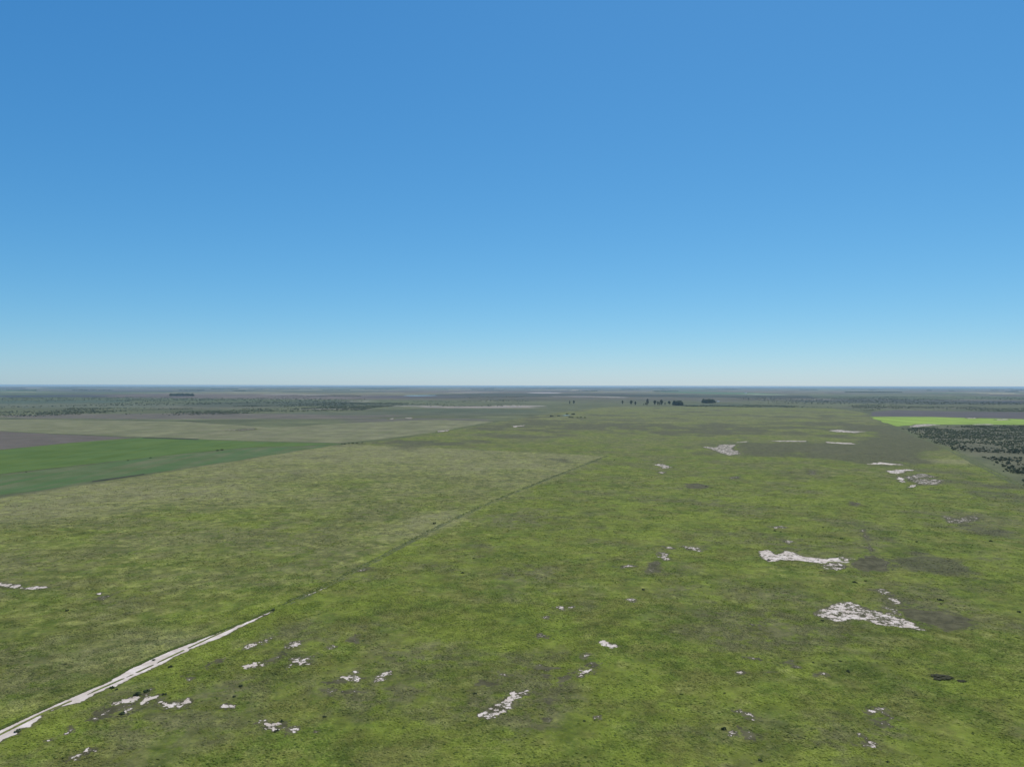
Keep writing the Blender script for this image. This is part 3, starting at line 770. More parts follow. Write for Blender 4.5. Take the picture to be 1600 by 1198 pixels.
tag(o, kind='structure')

for iw, w in enumerate(WP):
    lo = w['poly'].min(0) - 8 * w['mpp'] - 3; hi = w['poly'].max(0) + 8 * w['mpp'] + 3
    step = max(0.28, 0.9 * w['mpp'])
    if w['v'] < 720: step *= 1.6
    o = field_sheet('bare_patch', lambda P: patch_field(P, w), lo[0], hi[0], lo[1], hi[1], step, 0.016 + 0.0011 * iw * (1 + 2 * (w['v'] < 720)) + 0.12 * (w['v'] < 668), M_PATCH, 0.0, depth_attr(w['spk']))
    if o: tag(o, kind='structure')

# the disused stretch of the track: two ruts grown over, with a few short white pieces
def ribbon_field(line, half, wob):
    def f(P):
        d = line_dist(P, line)
        n = fbm(P[:, 0], P[:, 1], wob, 4, .6, 19)
        return (half - np.abs(d - half * 1.6)) / half + 0.9 * n
    return f
OLD = pxs([(424, 954), (500, 920), (600, 868), (690, 820), (790, 775), (870, 743), (950, 712)])
lo = OLD.min(0) - 8; hi = OLD.max(0) + 8
o = field_sheet('grassy_track', ribbon_field(OLD, 0.8, 7), lo[0], hi[0], lo[1], hi[1], 0.9, 0.02, M_TRACKGRASS)
tag(o, kind='structure')
FAR_T = np.concatenate([L_TRACK2])
lo = FAR_T.min(0) - 12; hi = FAR_T.max(0) + 12
o = field_sheet('grassy_track', ribbon_field(FAR_T, 2.6, 30), lo[0], hi[0], lo[1], hi[1], 2.2, 0.06, M_TRACKGRASS)
tag(o, kind='structure')
RT = L_RIGHT
lo = RT.min(0) - 12; hi = RT.max(0) + 12
o = field_sheet('grassy_track', ribbon_field(RT, 2.0, 30), lo[0], hi[0], lo[1], hi[1], 2.2, 0.05, M_TRACKGRASS)
tag(o, kind='structure')
for a, b_, hw in (((477, 930.5), (494, 924.5), 0.32), ((500, 921.6), (509, 917.2), 0.28)):
    seg = pxs([a, b_]); lo = seg.min(0) - 2; hi = seg.max(0) + 2
    o = field_sheet('dirt_track', lambda P: 0.75 - line_dist(P, seg) / hw * 0.5 + .1 * fbm(P[:, 0], P[:, 1], 1.5, 3, .5, 4), lo[0], hi[0], lo[1], hi[1], 0.2, 0.03, M_PATCH, 0.0, [('depth', lambda P, s: s + .2), ('speckle', lambda P, s: np.full(len(s), 0.2))])
    tag(o, kind='structure')

# ------------------------------------------------------------------ grass: one field of tufts in front, geometry nodes
def build_grass():
    rng = np.random.default_rng(4)
    N = 620000
    # density falls with distance; even on the ground near, thinner behind
    u = rng.random(N)
    r = np.where(rng.random(N) < 0.62, 150 + (360 - 150) * np.sqrt(u * (1 - (150 / 360) ** 2) + (150 / 360) ** 2) - 0, 0)
    u2 = rng.random(N)
    r = np.where(r > 0, np.sqrt(150 ** 2 + u * (340 ** 2 - 150 ** 2)), 320 + 900 * (1 - np.sqrt(1 - u2)) ** 1.15)
    th = (rng.random(N) - 0.5) * 2 * math.radians(42)
    P = np.stack([r * np.sin(th), r * np.cos(th)], -1)
    keep = fbm(P[:, 0], P[:, 1], 16, 5, .62, 88) + 0.1 > 1.1 * (rng.random(len(P)) - .5)
    P = P[keep]
    keep = np.ones(len(P), bool)
    for w in WP:
        if w['v'] < 800: continue
        near = (np.abs(P[:, 0] - w['c'][0]) < w['r'] + 6) & (np.abs(P[:, 1] - w['c'][1]) < w['r'] + 6)
        if near.any():
            f = patch_field(P[near], w)
            k = keep[near]; k &= ~(f > 0.05 + 0.5 * rng.random(near.sum())) ; keep[near] = k
    lt = line_dist(P, L_TRACK)
    near = lt < 12
    f = track_field(P[near]); k = keep[near]; k &= f < 0.0; keep[near] = k
    P = P[keep]
    cov, land = cover_of(P)
    ok = land[:, 3] < 0.5
    P, cov = P[ok], cov[ok]
    shade = rng.random(len(P)); size0 = 0.20 + 0.34 * rng.random(len(P)) ** 2
    # tall dark weeds on the far verge of the dirt track and along its disused stretch
    tp = pxs(TRACK_TOP[1:]); vp = []
    for (a, b_), wd, cnt in [((tp[i], tp[i + 1]), 1.1, 520) for i in range(len(tp) - 1)] + [((OLD[i], OLD[i + 1]), 3.0, 120) for i in range(len(OLD) - 1)]:
        d = b_ - a; nrm = np.array([-d[1], d[0]]) / np.hypot(*d); tt = rng.random(cnt)
        vp.append(a + d * tt[:, None] + nrm * ((rng.random(cnt) - .1) * wd + .3)[:, None])
    vp = np.concatenate(vp)
    P = np.concatenate([P, vp]); cov = np.concatenate([cov, np.tile([.2, .2, .3], (len(vp), 1))])
    shade = np.concatenate([shade, rng.random(len(vp)) * .06]); size0 = np.concatenate([size0, .28 + .25 * rng.random(len(vp))])
    n = len(P)
    me = bpy.data.meshes.new('grass')
    me.vertices.add(n)
    me.vertices.foreach_set('co', np.concatenate([P, np.zeros((n, 1))], 1).astype(np.float32).ravel())
    colour_attr(me, 'cover', np.concatenate([cov, np.ones((n, 1))], 1))
    float_attr(me, 'shade', shade)
    dist = np.hypot(P[:, 0], P[:, 1])
    size = size0 * (1 + 0.25 * fbm(P[:, 0], P[:, 1], 12, 3, .6, 9)) * (1 + 0.35 * smooth(300, 800, dist))
    float_attr(me, 'size', size)
    float_attr(me, 'pick', np.floor(rng.random(n) * 3))
    me.materials.append(M_TUFT)
    o = link(bpy.data.objects.new('grass', me))
    tag(o, label='short uneven green grass tufts covering the near plain', kind='stuff')
    g = bpy.data.node_groups.new('grass_tufts', 'GeometryNodeTree')
    g.interface.new_socket('Geometry', in_out='INPUT', socket_type='NodeSocketGeometry')
    g.interface.new_socket('Geometry', in_out='OUTPUT', socket_type='NodeSocketGeometry')
    nn, ll = g.nodes, g.links
    gi = nn.new('NodeGroupInput'); go = nn.new('NodeGroupOutput'); join = nn.new('GeometryNodeJoinGeometry')
    mp = nn.new('GeometryNodeMeshToPoints'); ll.new(gi.outputs[0], mp.inputs[0])
    def named(name, typ):
        a = nn.new('GeometryNodeInputNamedAttribute'); a.data_type = typ; a.inputs[0].default_value = name
        return a.outputs[0]
    size = named('size', 'FLOAT'); pick = named('pick', 'FLOAT')
    for k in range(3):
        ico = nn.new('GeometryNodeMeshIcoSphere'); ico.inputs['Radius'].default_value = 1.0; ico.inputs['Subdivisions'].default_value = 2
        sp = nn.new('GeometryNodeSetPosition'); ll.new(ico.outputs[0], sp.inputs[0])
        noi = nn.new('ShaderNodeTexNoise'); noi.noise_dimensions = '4D'; noi.inputs['W'].default_value = k * 3.3; noi.inputs['Scale'].default_value = 1.9
        sub = nn.new('ShaderNodeVectorMath'); sub.operation = 'SUBTRACT'; ll.new(noi.outputs['Color'], sub.inputs[0]); sub.inputs[1].default_value = (.5, .5, .5)
        mul = nn.new('ShaderNodeVectorMath'); mul.operation = 'SCALE'; mul.inputs['Scale'].default_value = 2.6; ll.new(sub.outputs[0], mul.inputs[0])
        ll.new(mul.outputs[0], sp.inputs['Offset'])
        tr = nn.new('GeometryNodeTransform'); ll.new(sp.outputs[0], tr.inputs[0]); tr.inputs['Scale'].default_value = (1, 1, 0.30)
        sm = nn.new('GeometryNodeSetMaterial'); sm.inputs['Material'].default_value = M_TUFT; ll.new(tr.outputs[0], sm.inputs[0])
        iop = nn.new('GeometryNodeInstanceOnPoints'); ll.new(mp.outputs[0], iop.inputs['Points']); ll.new(sm.outputs[0], iop.inputs['Instance'])
        cmp_ = nn.new('FunctionNodeCompare'); cmp_.data_type = 'FLOAT'; cmp_.operation = 'EQUAL'; cmp_.inputs[1].default_value = float(k); cmp_.inputs['Epsilon'].default_value = 0.1
        ll.new(pick, cmp_.inputs[0]); ll.new(cmp_.outputs[0], iop.inputs['Selection'])
        rv = nn.new('FunctionNodeRandomValue'); rv.data_type = 'FLOAT_VECTOR'; rv.inputs[0].default_value = (0, 0, 0); rv.inputs[1].default_value = (0.25, 0.25, 6.28)
        ll.new(rv.outputs[0], iop.inputs['Rotation'])
        ll.new(size, iop.inputs['Scale']); ll.new(iop.outputs[0], join.inputs[0])
    ll.new(join.outputs[0], go.inputs[0])
    mod = o.modifiers.new('tufts', 'NODES'); mod.node_group = g
    return o
build_grass()

# ------------------------------------------------------------------ trees and shrubs
def blob_mesh(rng, centres, radii, squash=0.8, leaf=0.0, sub=1):
    """foliage as many small jagged leaf clumps spread through the crown"""
    V, Fc = [], []
    base = [(-1, 0, 0), (1, 0, 0), (0, -1, 0), (0, 1, 0), (0, 0, -1), (0, 0, 1)]
    tri = [(0, 2, 5), (2, 1, 5), (1, 3, 5), (3, 0, 5), (2, 0, 4), (1, 2, 4), (3, 1, 4), (0, 3, 4)]
    for c, r in zip(centres, radii):
        k = len(V)
        rot = Matrix.Rotation(rng.random() * 6.3, 3, 'Z') @ Matrix.Rotation(rng.random() * 3, 3, 'X')
        for b in base:
            q = rot @ Vector(b) * r * (0.65 + 0.7 * rng.random())
            V.append((c[0] + q.x, c[1] + q.y, c[2] + q.z * squash))
        Fc += [tuple(k + i for i in t) for t in tri]
    return V, Fc

def tube(V, Fc, p0, p1, r0, r1, n=5):
    a = Vector(p0); b = Vector(p1); d = (b - a).normalized()
    s = d.orthogonal().normalized(); t = d.cross(s); k = len(V)
    for (p, r) in ((a, r0), (b, r1)):
        for i in range(n):
            an = 6.2832 * i / n
            V.append(tuple(p + (s * math.cos(an) + t * math.sin(an)) * r))
    for i in range(n):
        Fc.append((k + i, k + (i + 1) % n, k + n + (i + 1) % n, k + n + i))

def tree_meshes(seed, h, spread, clear, n_cl, kind):
    rng = random.Random(seed)
    V, Fc = [], []
    tube(V, Fc, (0, 0, -0.2), (0.03 * h * (rng.random() - .5), 0.03 * h, h * clear), 0.028 * h, 0.018 * h)
    tube(V, Fc, (0.0, 0.0, h * clear * .95), (0.02 * h, 0, h * 0.9), 0.018 * h, 0.004 * h)
    limbs = []
    for i in range(5):
        an = 6.28 * (i + rng.random() * .6) / 5; z = h * (clear + (0.75 - clear) * rng.random())
        e = (math.cos(an) * spread * .7, math.sin(an) * spread * .7, z + h * 0.15)
        tube(V, Fc, (0, 0, z), e, 0.010 * h, 0.003 * h, 4)
        limbs.append(e)
    me_t = bpy.data.meshes.new('trunk'); me_t.from_pydata(V, [], Fc); me_t.materials.append(M_BARK)
    cs, rs = [], []
    for i in range(n_cl):
        if kind == 'tall':
            t = rng.random() ** .8; z = h * (clear * .9 + (1 - clear * .9) * t)
            rr = spread * (1 - abs(t - .45) * 0.9) * rng.random() ** .5; an = rng.random() * 6.28
        else:
            an = rng.random() * 6.28; ph = math.acos(1 - 1.3 * rng.random()); q = rng.random() ** .33
            rr = spread * q * math.sin(ph); z = h * clear + h * (1 - clear) * (0.12 + .88 * max(0, q * math.cos(ph)))
        cs.append((math.cos(an) * rr, math.sin(an) * rr, z)); rs.append(spread * (0.16 + 0.2 * rng.random()))
    V, Fc = blob_mesh(rng, cs, rs)
    me_c = bpy.data.meshes.new('crown'); me_c.from_pydata(V, [], Fc)
    me_c.materials.append(M_LEAF if kind != 'tall' else M_LEAF_DARK)
    return me_t, me_c

def make_tree(name, x, y, meshes, s, label, cat='tree', group=None, rot=0.0, sz=None):
    root = bpy.data.objects.new(name, None); link(root); root.empty_display_size = 1
    root.location = (x, y, 0); root.rotation_euler = (0, 0, rot); root.scale = (s, s, sz or s)
    tag(root, label, cat, group)
    for nm, me in zip(('trunk', 'crown'), meshes):
        link(bpy.data.objects.new(nm, me), root)
    return root

TALL = [tree_meshes(100 + i, 20, 4.6 + i, 0.26 + .04 * i, 70, 'tall') for i in range(3)]
ROUND = [tree_meshes(200 + i, 16, 9 + i, 0.12, 110, 'round') for i in range(3)]

def at(u, v):
    return px(u, v)
G_ROW = 'tall trees standing along the back of the big pasture'
rowt = [  # u, base v, height px, mesh, label
    (890.3, 631.6, 4.6, 0, 'left tree of the isolated pair in the middle distance left of the tree row'),
    (896.6, 631.6, 5.0, 1, 'right tree of the isolated pair in the middle distance left of the tree row'),
    (972.5, 632.0, 5.4, 0, 'slender lone tree, leftmost of the spaced row of tall trees'),
    (986.3, 633.0, 6.4, 2, 'second tree of the spaced row, dark and upright beside a lower leaning tree'),
    (992.8, 633.2, 5.0, 1, 'low leaning tree just right of the second dark upright tree'),
    (1006.0, 633.6, 2.6, 1, 'very low bushy tree left of the tallest spire shaped tree'),
    (1011.6, 633.4, 8.6, 0, 'tallest spire shaped tree of the row with lower growth at its foot'),
    (1009.3, 633.6, 3.6, 2, 'small dark tree at the foot of the tallest spire shaped tree'),
    (1023.2, 633.4, 6.6, 2, 'bushy tree at the left end of the close group of four trees'),
    (1027.8, 633.6, 5.6, 0, 'thin tree, second from left in the close group of four trees'),
    (1030.2, 633.6, 5.0, 0, 'thin tree, third from left in the close group of four trees'),
    (1033.4, 633.6, 7.6, 1, 'tall leaning tree at the right end of the close group of four trees'),
    (1039.2, 633.2, 4.0, 0, 'faint small tree between the group of four and a lone dark tree'),
    (1045.6, 632.8, 5.4, 2, 'lone dark tree just left of the dense round grove')]
rng = random.Random(5)
for u, v, hp, mi, lab in rowt:
    x, y = at(u, v); s = 1.15 * hp * math.hypot(x, y) / F / 20
    make_tree('tall_tree', x, y, TALL[mi], s * 1.05, lab, 'tree', G_ROW, rng.random() * 6, s)
def grove(u0, u1, v0, hp, n, name, labf, group, meshes, seed, depth=0.5):
    rg = random.Random(seed)
    for i in range(n):
        f = (i + .5) / n
        x, y = at(u0 + (u1 - u0) * f, v0 - depth * rg.random()); s = hp * (0.82 + .3 * rg.random()) * math.hypot(x, y) / F / 16
        make_tree(name, x, y, rg.choice(meshes), s, labf, 'tree', group, rg.random() * 6, s * 1.05)
grove(1053.5, 1064, 633.4, 6.2, 9, 'grove_tree', 'dark tree packed in the dense round grove at the right end of the tree row', 'trees of the dense round grove', ROUND, 1)
grove(1099, 1115, 630.0, 5.2, 12, 'grove_tree', 'dark blue green tree in the square block of trees beside the white farmhouse', 'trees of the square block by the farmhouse', ROUND, 2)
grove(266, 302, 618.8, 3.4, 20, 'grove_tree', 'dark tree in the long isolated block of trees far off on the left', 'trees of the far isolated block on the left', ROUND, 3, 0.3)

# low green hedge bushes and a small pool below the isolated pair
def shrub_mesh(seed, r, h, n, mat, flat=0.75, stems=True):
    rg = random.Random(seed); cs, rs = [], []
    for i in range(n):
        an = rg.random() * 6.28; q = rg.random() ** .5
        z = h * (0.15 + 0.75 * rg.random() * (1 - .5 * q * q))
        cs.append((math.cos(an) * q * r * .8, math.sin(an) * q * r * .8, z)); rs.append(r * (0.18 + .22 * rg.random()))
    V, Fc = blob_mesh(rg, cs, rs, flat)
    k0 = len(Fc)
    if stems:
        for i in range(5):
            an = rg.random() * 6.28
            tube(V, Fc, (0, 0, -0.05), (math.cos(an) * r * .5, math.sin(an) * r * .5, h * .7), 0.035 * r, 0.012 * r, 4)
    me = bpy.data.meshes.new('shrub'); me.from_pydata(V, [], Fc)
    me.materials.append(mat); me.materials.append(M_BARK)
    for p in list(me.polygons)[k0:]: p.material_index = 1
    return me
SHR = [shrub_mesh(300 + i, 1.0, 0.95 + .1 * i, 24, M_LEAF_DARK) for i in range(4)]
SHRT = [shrub_mesh(320 + i, 1.0, 0.8, 24, M_TWIG) for i in range(2)]
SHRG = [shrub_mesh(340 + i, 1.0, 0.9, 26, M_LEAF) for i in range(3)]

def shrub(u, v, wpx, label, meshes=SHR, group=None, name='shrub', hk=1.0, cat='shrub', flat=None):
    x, y = at(u, v); r = wpx / 2 * math.hypot(x, y) / F
    o = bpy.data.objects.new(name, rng.choice(meshes)); link(o)
    o.location = (x, y, 0); o.scale = (r, r * (flat or 1.0), r * hk); o.rotation_euler = (0, 0, rng.random() * 6.28 if not flat else 0)
    tag(o, label, cat, group)
    return o
G_S = 'lone dark shrubs scattered over the near pasture'
for a in [
    (1470, 1058, 30, 'wide flat dark brown shrub in the right foreground, largest of all', SHRT, .28, .8),
    (1502, 1064, 13, 'low brown shrub just right of the largest flat dark shrub', SHRT, .4, .8),
    (1325, 1049, 7, 'small dark shrub left of the largest flat shrub with its shadow to the left', SHR, .8, None),
    (1313, 1033, 4, 'tiny dark shrub uphill and left of the shadowed small shrub', SHR, .8, None),
    (1271, 1035, 3.5, 'tiny dark shrub above the thin bare streaks in the right foreground', SHR, .8, None),
    (1131, 1139, 9, 'round dark green bush left of the scattered bare specks at the bottom', SHR, .9, None),
    (1188, 1188, 7, 'dark bush at the bottom edge, right of centre', SHR, .8, None),
    (913, 1126, 5, 'small dark bush alone in the bottom centre of the grass', SHR, .8, None),
    (1132, 1083, 4.5, 'small dark bush above the round dark green bush', SHR, .8, None),
    (1334.5, 909.5, 6, 'dark shrub, left one of two between the two big white patches', SHR, .7, None),
    (1352, 907.5, 4, 'smaller dark shrub, right one of two between the two big white patches', SHR, .8, None),
    (1339, 910.5, 3, 'tiny shrub touching the left dark shrub between the big white patches', SHR, .8, None),
    (1468, 937, 6.5, 'dark shrub, left of a close pair at the right above the mottled mud', SHR, .7, None),
    (1473, 938, 4, 'smaller shrub, right of a close pair at the right above the mottled mud', SHR, .7, None),
    (1448, 937, 3, 'tiny shrub a little left of the close pair at the right', SHR, .8, None),
    (1315, 841.5, 5, 'flat dark shrub above the first big white patch', SHR, .6, None),
    (1211, 829.5, 4, 'small shrub just below the thin bare streak in the right middle', SHR, .8, None),
    (1220, 831, 3, 'tiny shrub right of the small shrub below the thin bare streak', SHR, .8, None),
    (1253, 837, 3, 'tiny shrub between the thin streak and the flat dark shrub', SHR, .8, None),
    (1286, 824, 3, 'tiny shrub farther up the slope above the flat dark shrub', SHR, .8, None),
    (1432, 846.5, 4, 'small shrub alone right of the muddy arm of the first big patch', SHR, .7, None),
    (1548, 845.5, 4.5, 'small dark shrub on brownish grass near the right edge', SHR, .8, None),
    (1592, 956, 5, 'dark shrub at the right edge level with the second big patch', SHR, .7, None),
    (1285, 969.5, 5, 'dark shrub at the lower left rim of the second big white patch', SHR, .8, None),
    (1201, 875, 6, 'dark bush on the lower left rim of the first big white patch', SHR, .7, None),
    (1379, 937, 3, 'tiny shrub in the mud between the two big patches', SHR, .8, None),
    (723, 895, 6, 'dark bush alone in the middle of the pasture, right of the old track', SHR, .7, None),
    (740, 872.5, 4, 'small bush above and right of the dark bush in the middle', SHR, .8, None),
    (679, 818, 6, 'dark bush at the bend of the green wet hollow by the old track', SHR, .8, None),
    (427, 953.5, 8, 'dark bush at the far end of the white dirt track', SHR, .7, None),
    (105, 954, 5, 'small dark bush in the left field above the dirt track', SHR, .8, None),
    (266, 1042, 7, 'dark bush just below the middle of the dirt track', SHR, .8, None),
    (376, 1072, 6, 'dark bush right of the forked bare patch, upper of two', SHR, .9, None),
    (366, 1088, 5, 'dark bush right of the forked bare patch, lower of two', SHR, .7, None),
    (215, 1085, 11, 'dark bush on the upper rim of the forked bare patch', SHR, .8, None),
    (229, 1080, 10, 'second dark bush on the upper rim, right of the first', SHR, .6, None),
    (257, 1085, 7, 'dark bush on the right arm of the forked bare patch', SHR, .8, None),
    (191, 1115, 9, 'dark bush at the lower spur of the forked bare patch', SHR, .7, None),
    (175, 1074.5, 8, 'dark bush at the lower edge of the dirt track where it widens', SHR, .7, None),
    (182, 1077, 5, 'smaller bush right below the bush where the track widens', SHR, .7, None),
    (28, 1142, 9, 'dark green bush in the notch at the near end of the dirt track', SHRG, .7, None),
    (102, 1038, 5, 'dark tuft shrub on the upper verge of the dirt track', SHR, .6, None),
    (240, 1031, 6, 'dark shrub on the upper verge at the middle of the dirt track', SHR, .5, None),
    (440, 1127, 7, 'dark bush, upper one on the small bare patch in the lower left', SHR, .8, None),
    (432, 1142, 8, 'dark bush, lower one on the small bare patch in the lower left', SHR, .8, None),
    (507, 1119.5, 7, 'flat dark bush right of the small bare patch in the lower left', SHR, .5, None),
    (521, 1097, 5, 'low dark bush between the small bare patches in the lower left', SHR, .5, None),
    (140, 1183, 4, 'tiny bush near the bottom left corner', SHR, .8, None),
    (1005, 921.5, 5, 'dark bush in the middle of the right pasture, above the left specks', SHR, .9, None),
    (876, 936, 4, 'small dark bush above the ring shaped bare patch', SHR, .8, None),
    (742, 1083.5, 8, 'low dark shrub just above the long speckled bare patch', SHR, .45, None),
    (1387, 1190, 5, 'dark bush at the bottom right of the picture', SHR, .7, None),
    (1298, 1137, 4, 'small dark shrub left of the mottled triangle patch', SHR, .8, None),
    (1431, 1086, 5, 'low dark shrub below and left of the largest flat shrub', SHR, .5, None),
    (1103, 760, 3.2, 'small dark shrub beside the faint brown spot in the far pasture', SHR, .8, None),
    (960, 719, 2.5, 'tiny shrub just beyond the end of the old track', SHR, .8, None),
]:
    u, v, wp, lab, ms, hk, fl = a
    shrub(u, v, wp, lab, ms, G_S, 'shrub', hk, 'shrub', fl)

# dark bushes around the far green pool and along the field corner
G_P = 'green bushes around the small far pool'
for u, v, wp, lab in [(890, 652.2, 5, 'left big green bush below the far pool'), (894.5, 652.4, 4.5, 'second green bush below the far pool'), (902.5, 652.6, 5, 'third green bush, right of the gap below the far pool'),
                      (907.5, 652.4, 4.6, 'fourth green bush below the far pool'), (914, 652.6, 4.4, 'rightmost flat green bush below the far pool'), (896, 647.6, 7, 'pale green bush behind the far pool'),
                      (886, 647.2, 5, 'low bush behind the left end of the far pool'), (862, 650.6, 6, 'low bush far left of the pool'), (873, 650.2, 5, 'low bush left of the pool')]:
    shrub(u, v, wp, lab, SHRG, G_P, 'bush', .7, 'bush')
G_C = 'dark bushes at the corner of the crop fields'
for u, v, wp, lab in [(534, 693.6, 4, 'leftmost dark bush at the tip of the green crop'), (539, 693.8, 5, 'second dark bush at the tip of the green crop'), (545, 693.2, 4, 'third dark bush, in the middle of the corner line'),
                      (551, 692.8, 5, 'fourth dark bush right of the crop tip'), (558, 692.4, 4, 'fifth dark bush right of the crop tip'), (566, 691.6, 3.4, 'rightmost small bush of the corner line'),
                      (200, 719.6, 3.2, 'bush on the seam between the two crop fields, left one of two'), (235, 715.4, 4, 'bush on the seam between the two crop fields, right one of two'),
                      (41, 737.6, 2.6, 'tiny bush on the seam at the left of the crop fields'), (340, 704, 5, 'left bush of the dark streak on the seam near the crop tip'), (347, 703, 5, 'right bush of the dark streak on the seam near the crop tip')]:
    shrub(u, v, wp, lab, SHR, G_C, 'bush', .6, 'bush')

# scrub wood on the right: the 300 nearest as single small trees, the rest as one mass
TREELET = [shrub_mesh(400 + i, 1.0, 1.5, 16, M_LEAF if i else M_LEAF_DARK, .9) for i in range(4)]
def scatter(poly, n, seed, gap, thr, dens=None):
    rg = np.random.default_rng(seed)
    lo, hi = poly.min(0), poly.max(0)
    P = rg.random((n, 2)) * (hi - lo) + lo
    P = P[sdf(P, poly) + 0.18 * gap * fbm(P[:, 0], P[:, 1], gap * .6, 4, .6, seed + 3) < -2]
    f = fbm(P[:, 0], P[:, 1], gap, 4, .6, seed)
    P = P[f > thr + 1.3 * (rg.random(len(P)) - .5)]
    return P, rg
P_w, rg = scatter(W['wood'], 64000, 31, 70, -0.12)
_u = (P_w[:, 0] / P_w[:, 1]) * F + 800
# clearings seen in the photo
clear = np.zeros(len(P_w), bool)
for (u, v, ru, rv) in [(1530, 696, 26, 3), (1500, 708, 46, 4), (1560, 711, 60, 4), (1592, 728, 14, 2.5), (1620, 714, 40, 4)]:
    cx, cy = px(u, v); _, y1 = px(u, v - rv); x2, _ = px(u + ru, v)
    clear |= (((P_w[:, 0] - cx) / abs(x2 - cx)) ** 2 + ((P_w[:, 1] - cy) / abs(y1 - cy)) ** 2 < 1) & (rg.random(len(P_w)) < .93)
P_w = P_w[~clear]
_u = (P_w[:, 0] / P_w[:, 1]) * F + 800
P_w = P_w[_u < 1700]
dist = np.hypot(P_w[:, 0], P_w[:, 1])
inview = ((P_w[:, 0] / P_w[:, 1]) * F + 800) < 1602
order = np.argsort(dist + 1e6 * (~inview))
single, mass = order[:300], order[300:]
for i in single:
    r = 0.9 + 1.5 * rg.random() ** 1.5
    o = bpy.data.objects.new('scrub_tree', TREELET[int(rg.integers(4))]); link(o)
    o.location = (P_w[i, 0], P_w[i, 1], 0); o.scale = (r, r, r * (.75 + .4 * rg.random())); o.rotation_euler = (0, 0, 6.28 * rg.random())
    tu = P_w[i, 0] / P_w[i, 1] * F + 800; tv = 603.0 + H * F / P_w[i, 1]
    lab = ('scrub tree of the detached clump at the right edge, below the pale clearing' if tv > 717 else
           'scrub tree along the slanting left border of the open wood' if tu < 1490 else
           'scrub tree in or just above the pale clearing of the open wood' if tv > 700 else 'scrub tree deep inside the open wood at the right')
    tag(o, lab, 'tree', 'scrub trees on the near side of the open wood')

def mass_obj(name, P, rmin, rmax, hk, mat, label, rg, n_cl=4):
    """many far bushes, each a few jagged clumps, joined into one mass"""
    n = len(P)
    r = rmin + (rmax - rmin) * rg.random(n) ** 1.5
    base = np.array([(-1, 0, 0), (1, 0, 0), (0, -1, 0), (0, 1, 0), (0, 0, -1), (0, 0, 1)], float)
    tri = np.array([(0, 2, 5), (2, 1, 5), (1, 3, 5), (3, 0, 5), (2, 0, 4), (1, 2, 4), (3, 1, 4), (0, 3, 4)])
    m = n * n_cl
    c = np.repeat(np.concatenate([P, np.zeros((n, 1))], 1), n_cl, 0); rr = np.repeat(r, n_cl)
    off = (rg.random((m, 3)) - .5) * np.array([1.3, 1.3, .7]) + np.array([0, 0, .45])
    off[:, 2] *= hk
    c = c + off * rr[:, None]
    V = c[:, None, :] + base[None] * (rr[:, None, None] * (0.35 + 0.4 * rg.random((m, 6, 1)))) * np.array([1, 1, hk])
    V += (rg.random(V.shape) - .5) * rr[:, None, None] * .3
    Fc = (np.arange(m)[:, None, None] * 6 + tri[None]).reshape(-1, 3)
    me = np_mesh(name, V.reshape(-1, 3), Fc, 3); me.materials.append(mat)
    o = link(bpy.data.objects.new(name, me)); tag(o, label, None, None, 'stuff')
    return o
mass_obj('scrub_wood', P_w[mass], 0.9, 2.2, 1.0, M_LEAF, 'open dark scrub wood stretching away at the right', rg)

# scrub bands on the left and in the middle distance
def band(name, pts, n, gap, thr, rmin, rmax, label, seed):
    p = pxs(pts); P, rg = scatter(p, n, seed, gap, thr)
    mass_obj(name, P, rmin, rmax, .8, M_LEAF, label, rg, 3)
band('shrub_band', [(-60, 643), (100, 642), (110, 637.5), (340, 638), (370, 634), (560, 628), (640, 630), (560, 641), (420, 646), (300, 648.5), (130, 650), (-60, 655)], 30000, 260, 0.25, 1.5, 3.6, 'band of dark shrubs across the left middle distance', 51)
band('shrub_band', [(1330, 633), (1460, 632), (1660, 634), (1660, 645), (1500, 642), (1400, 640), (1355, 642), (1340, 638)], 10000, 260, 0.35, 1.6, 3.6, 'broken band of shrubs behind the dark ploughed field on the right', 52)
band('shrub_band', [(1060, 633), (1190, 632.5), (1320, 637), (1190, 636.4), (1080, 636)], 3500, 120, 0.25, 1.8, 3.6, 'low hedge line along the far edge of the big pasture', 53)
band('shrub_band', [(560, 625), (820, 618), (820, 634), (560, 637)], 9000, 500, 0.5, 2, 4, 'scattered shrubs on the flats in the middle distance', 54)
band('shrub_band', [(0, 622), (560, 617), (560, 628), (200, 634), (0, 640)], 14000, 600, 0.35, 2.5, 5, 'scattered shrubs far out on the left plain', 55)
band('shrub_band', [(1150, 618), (1640, 620), (1640, 633), (1150, 631)], 14000, 600, 0.30, 2.5, 5, 'scattered shrubs far out on the right plain', 56)

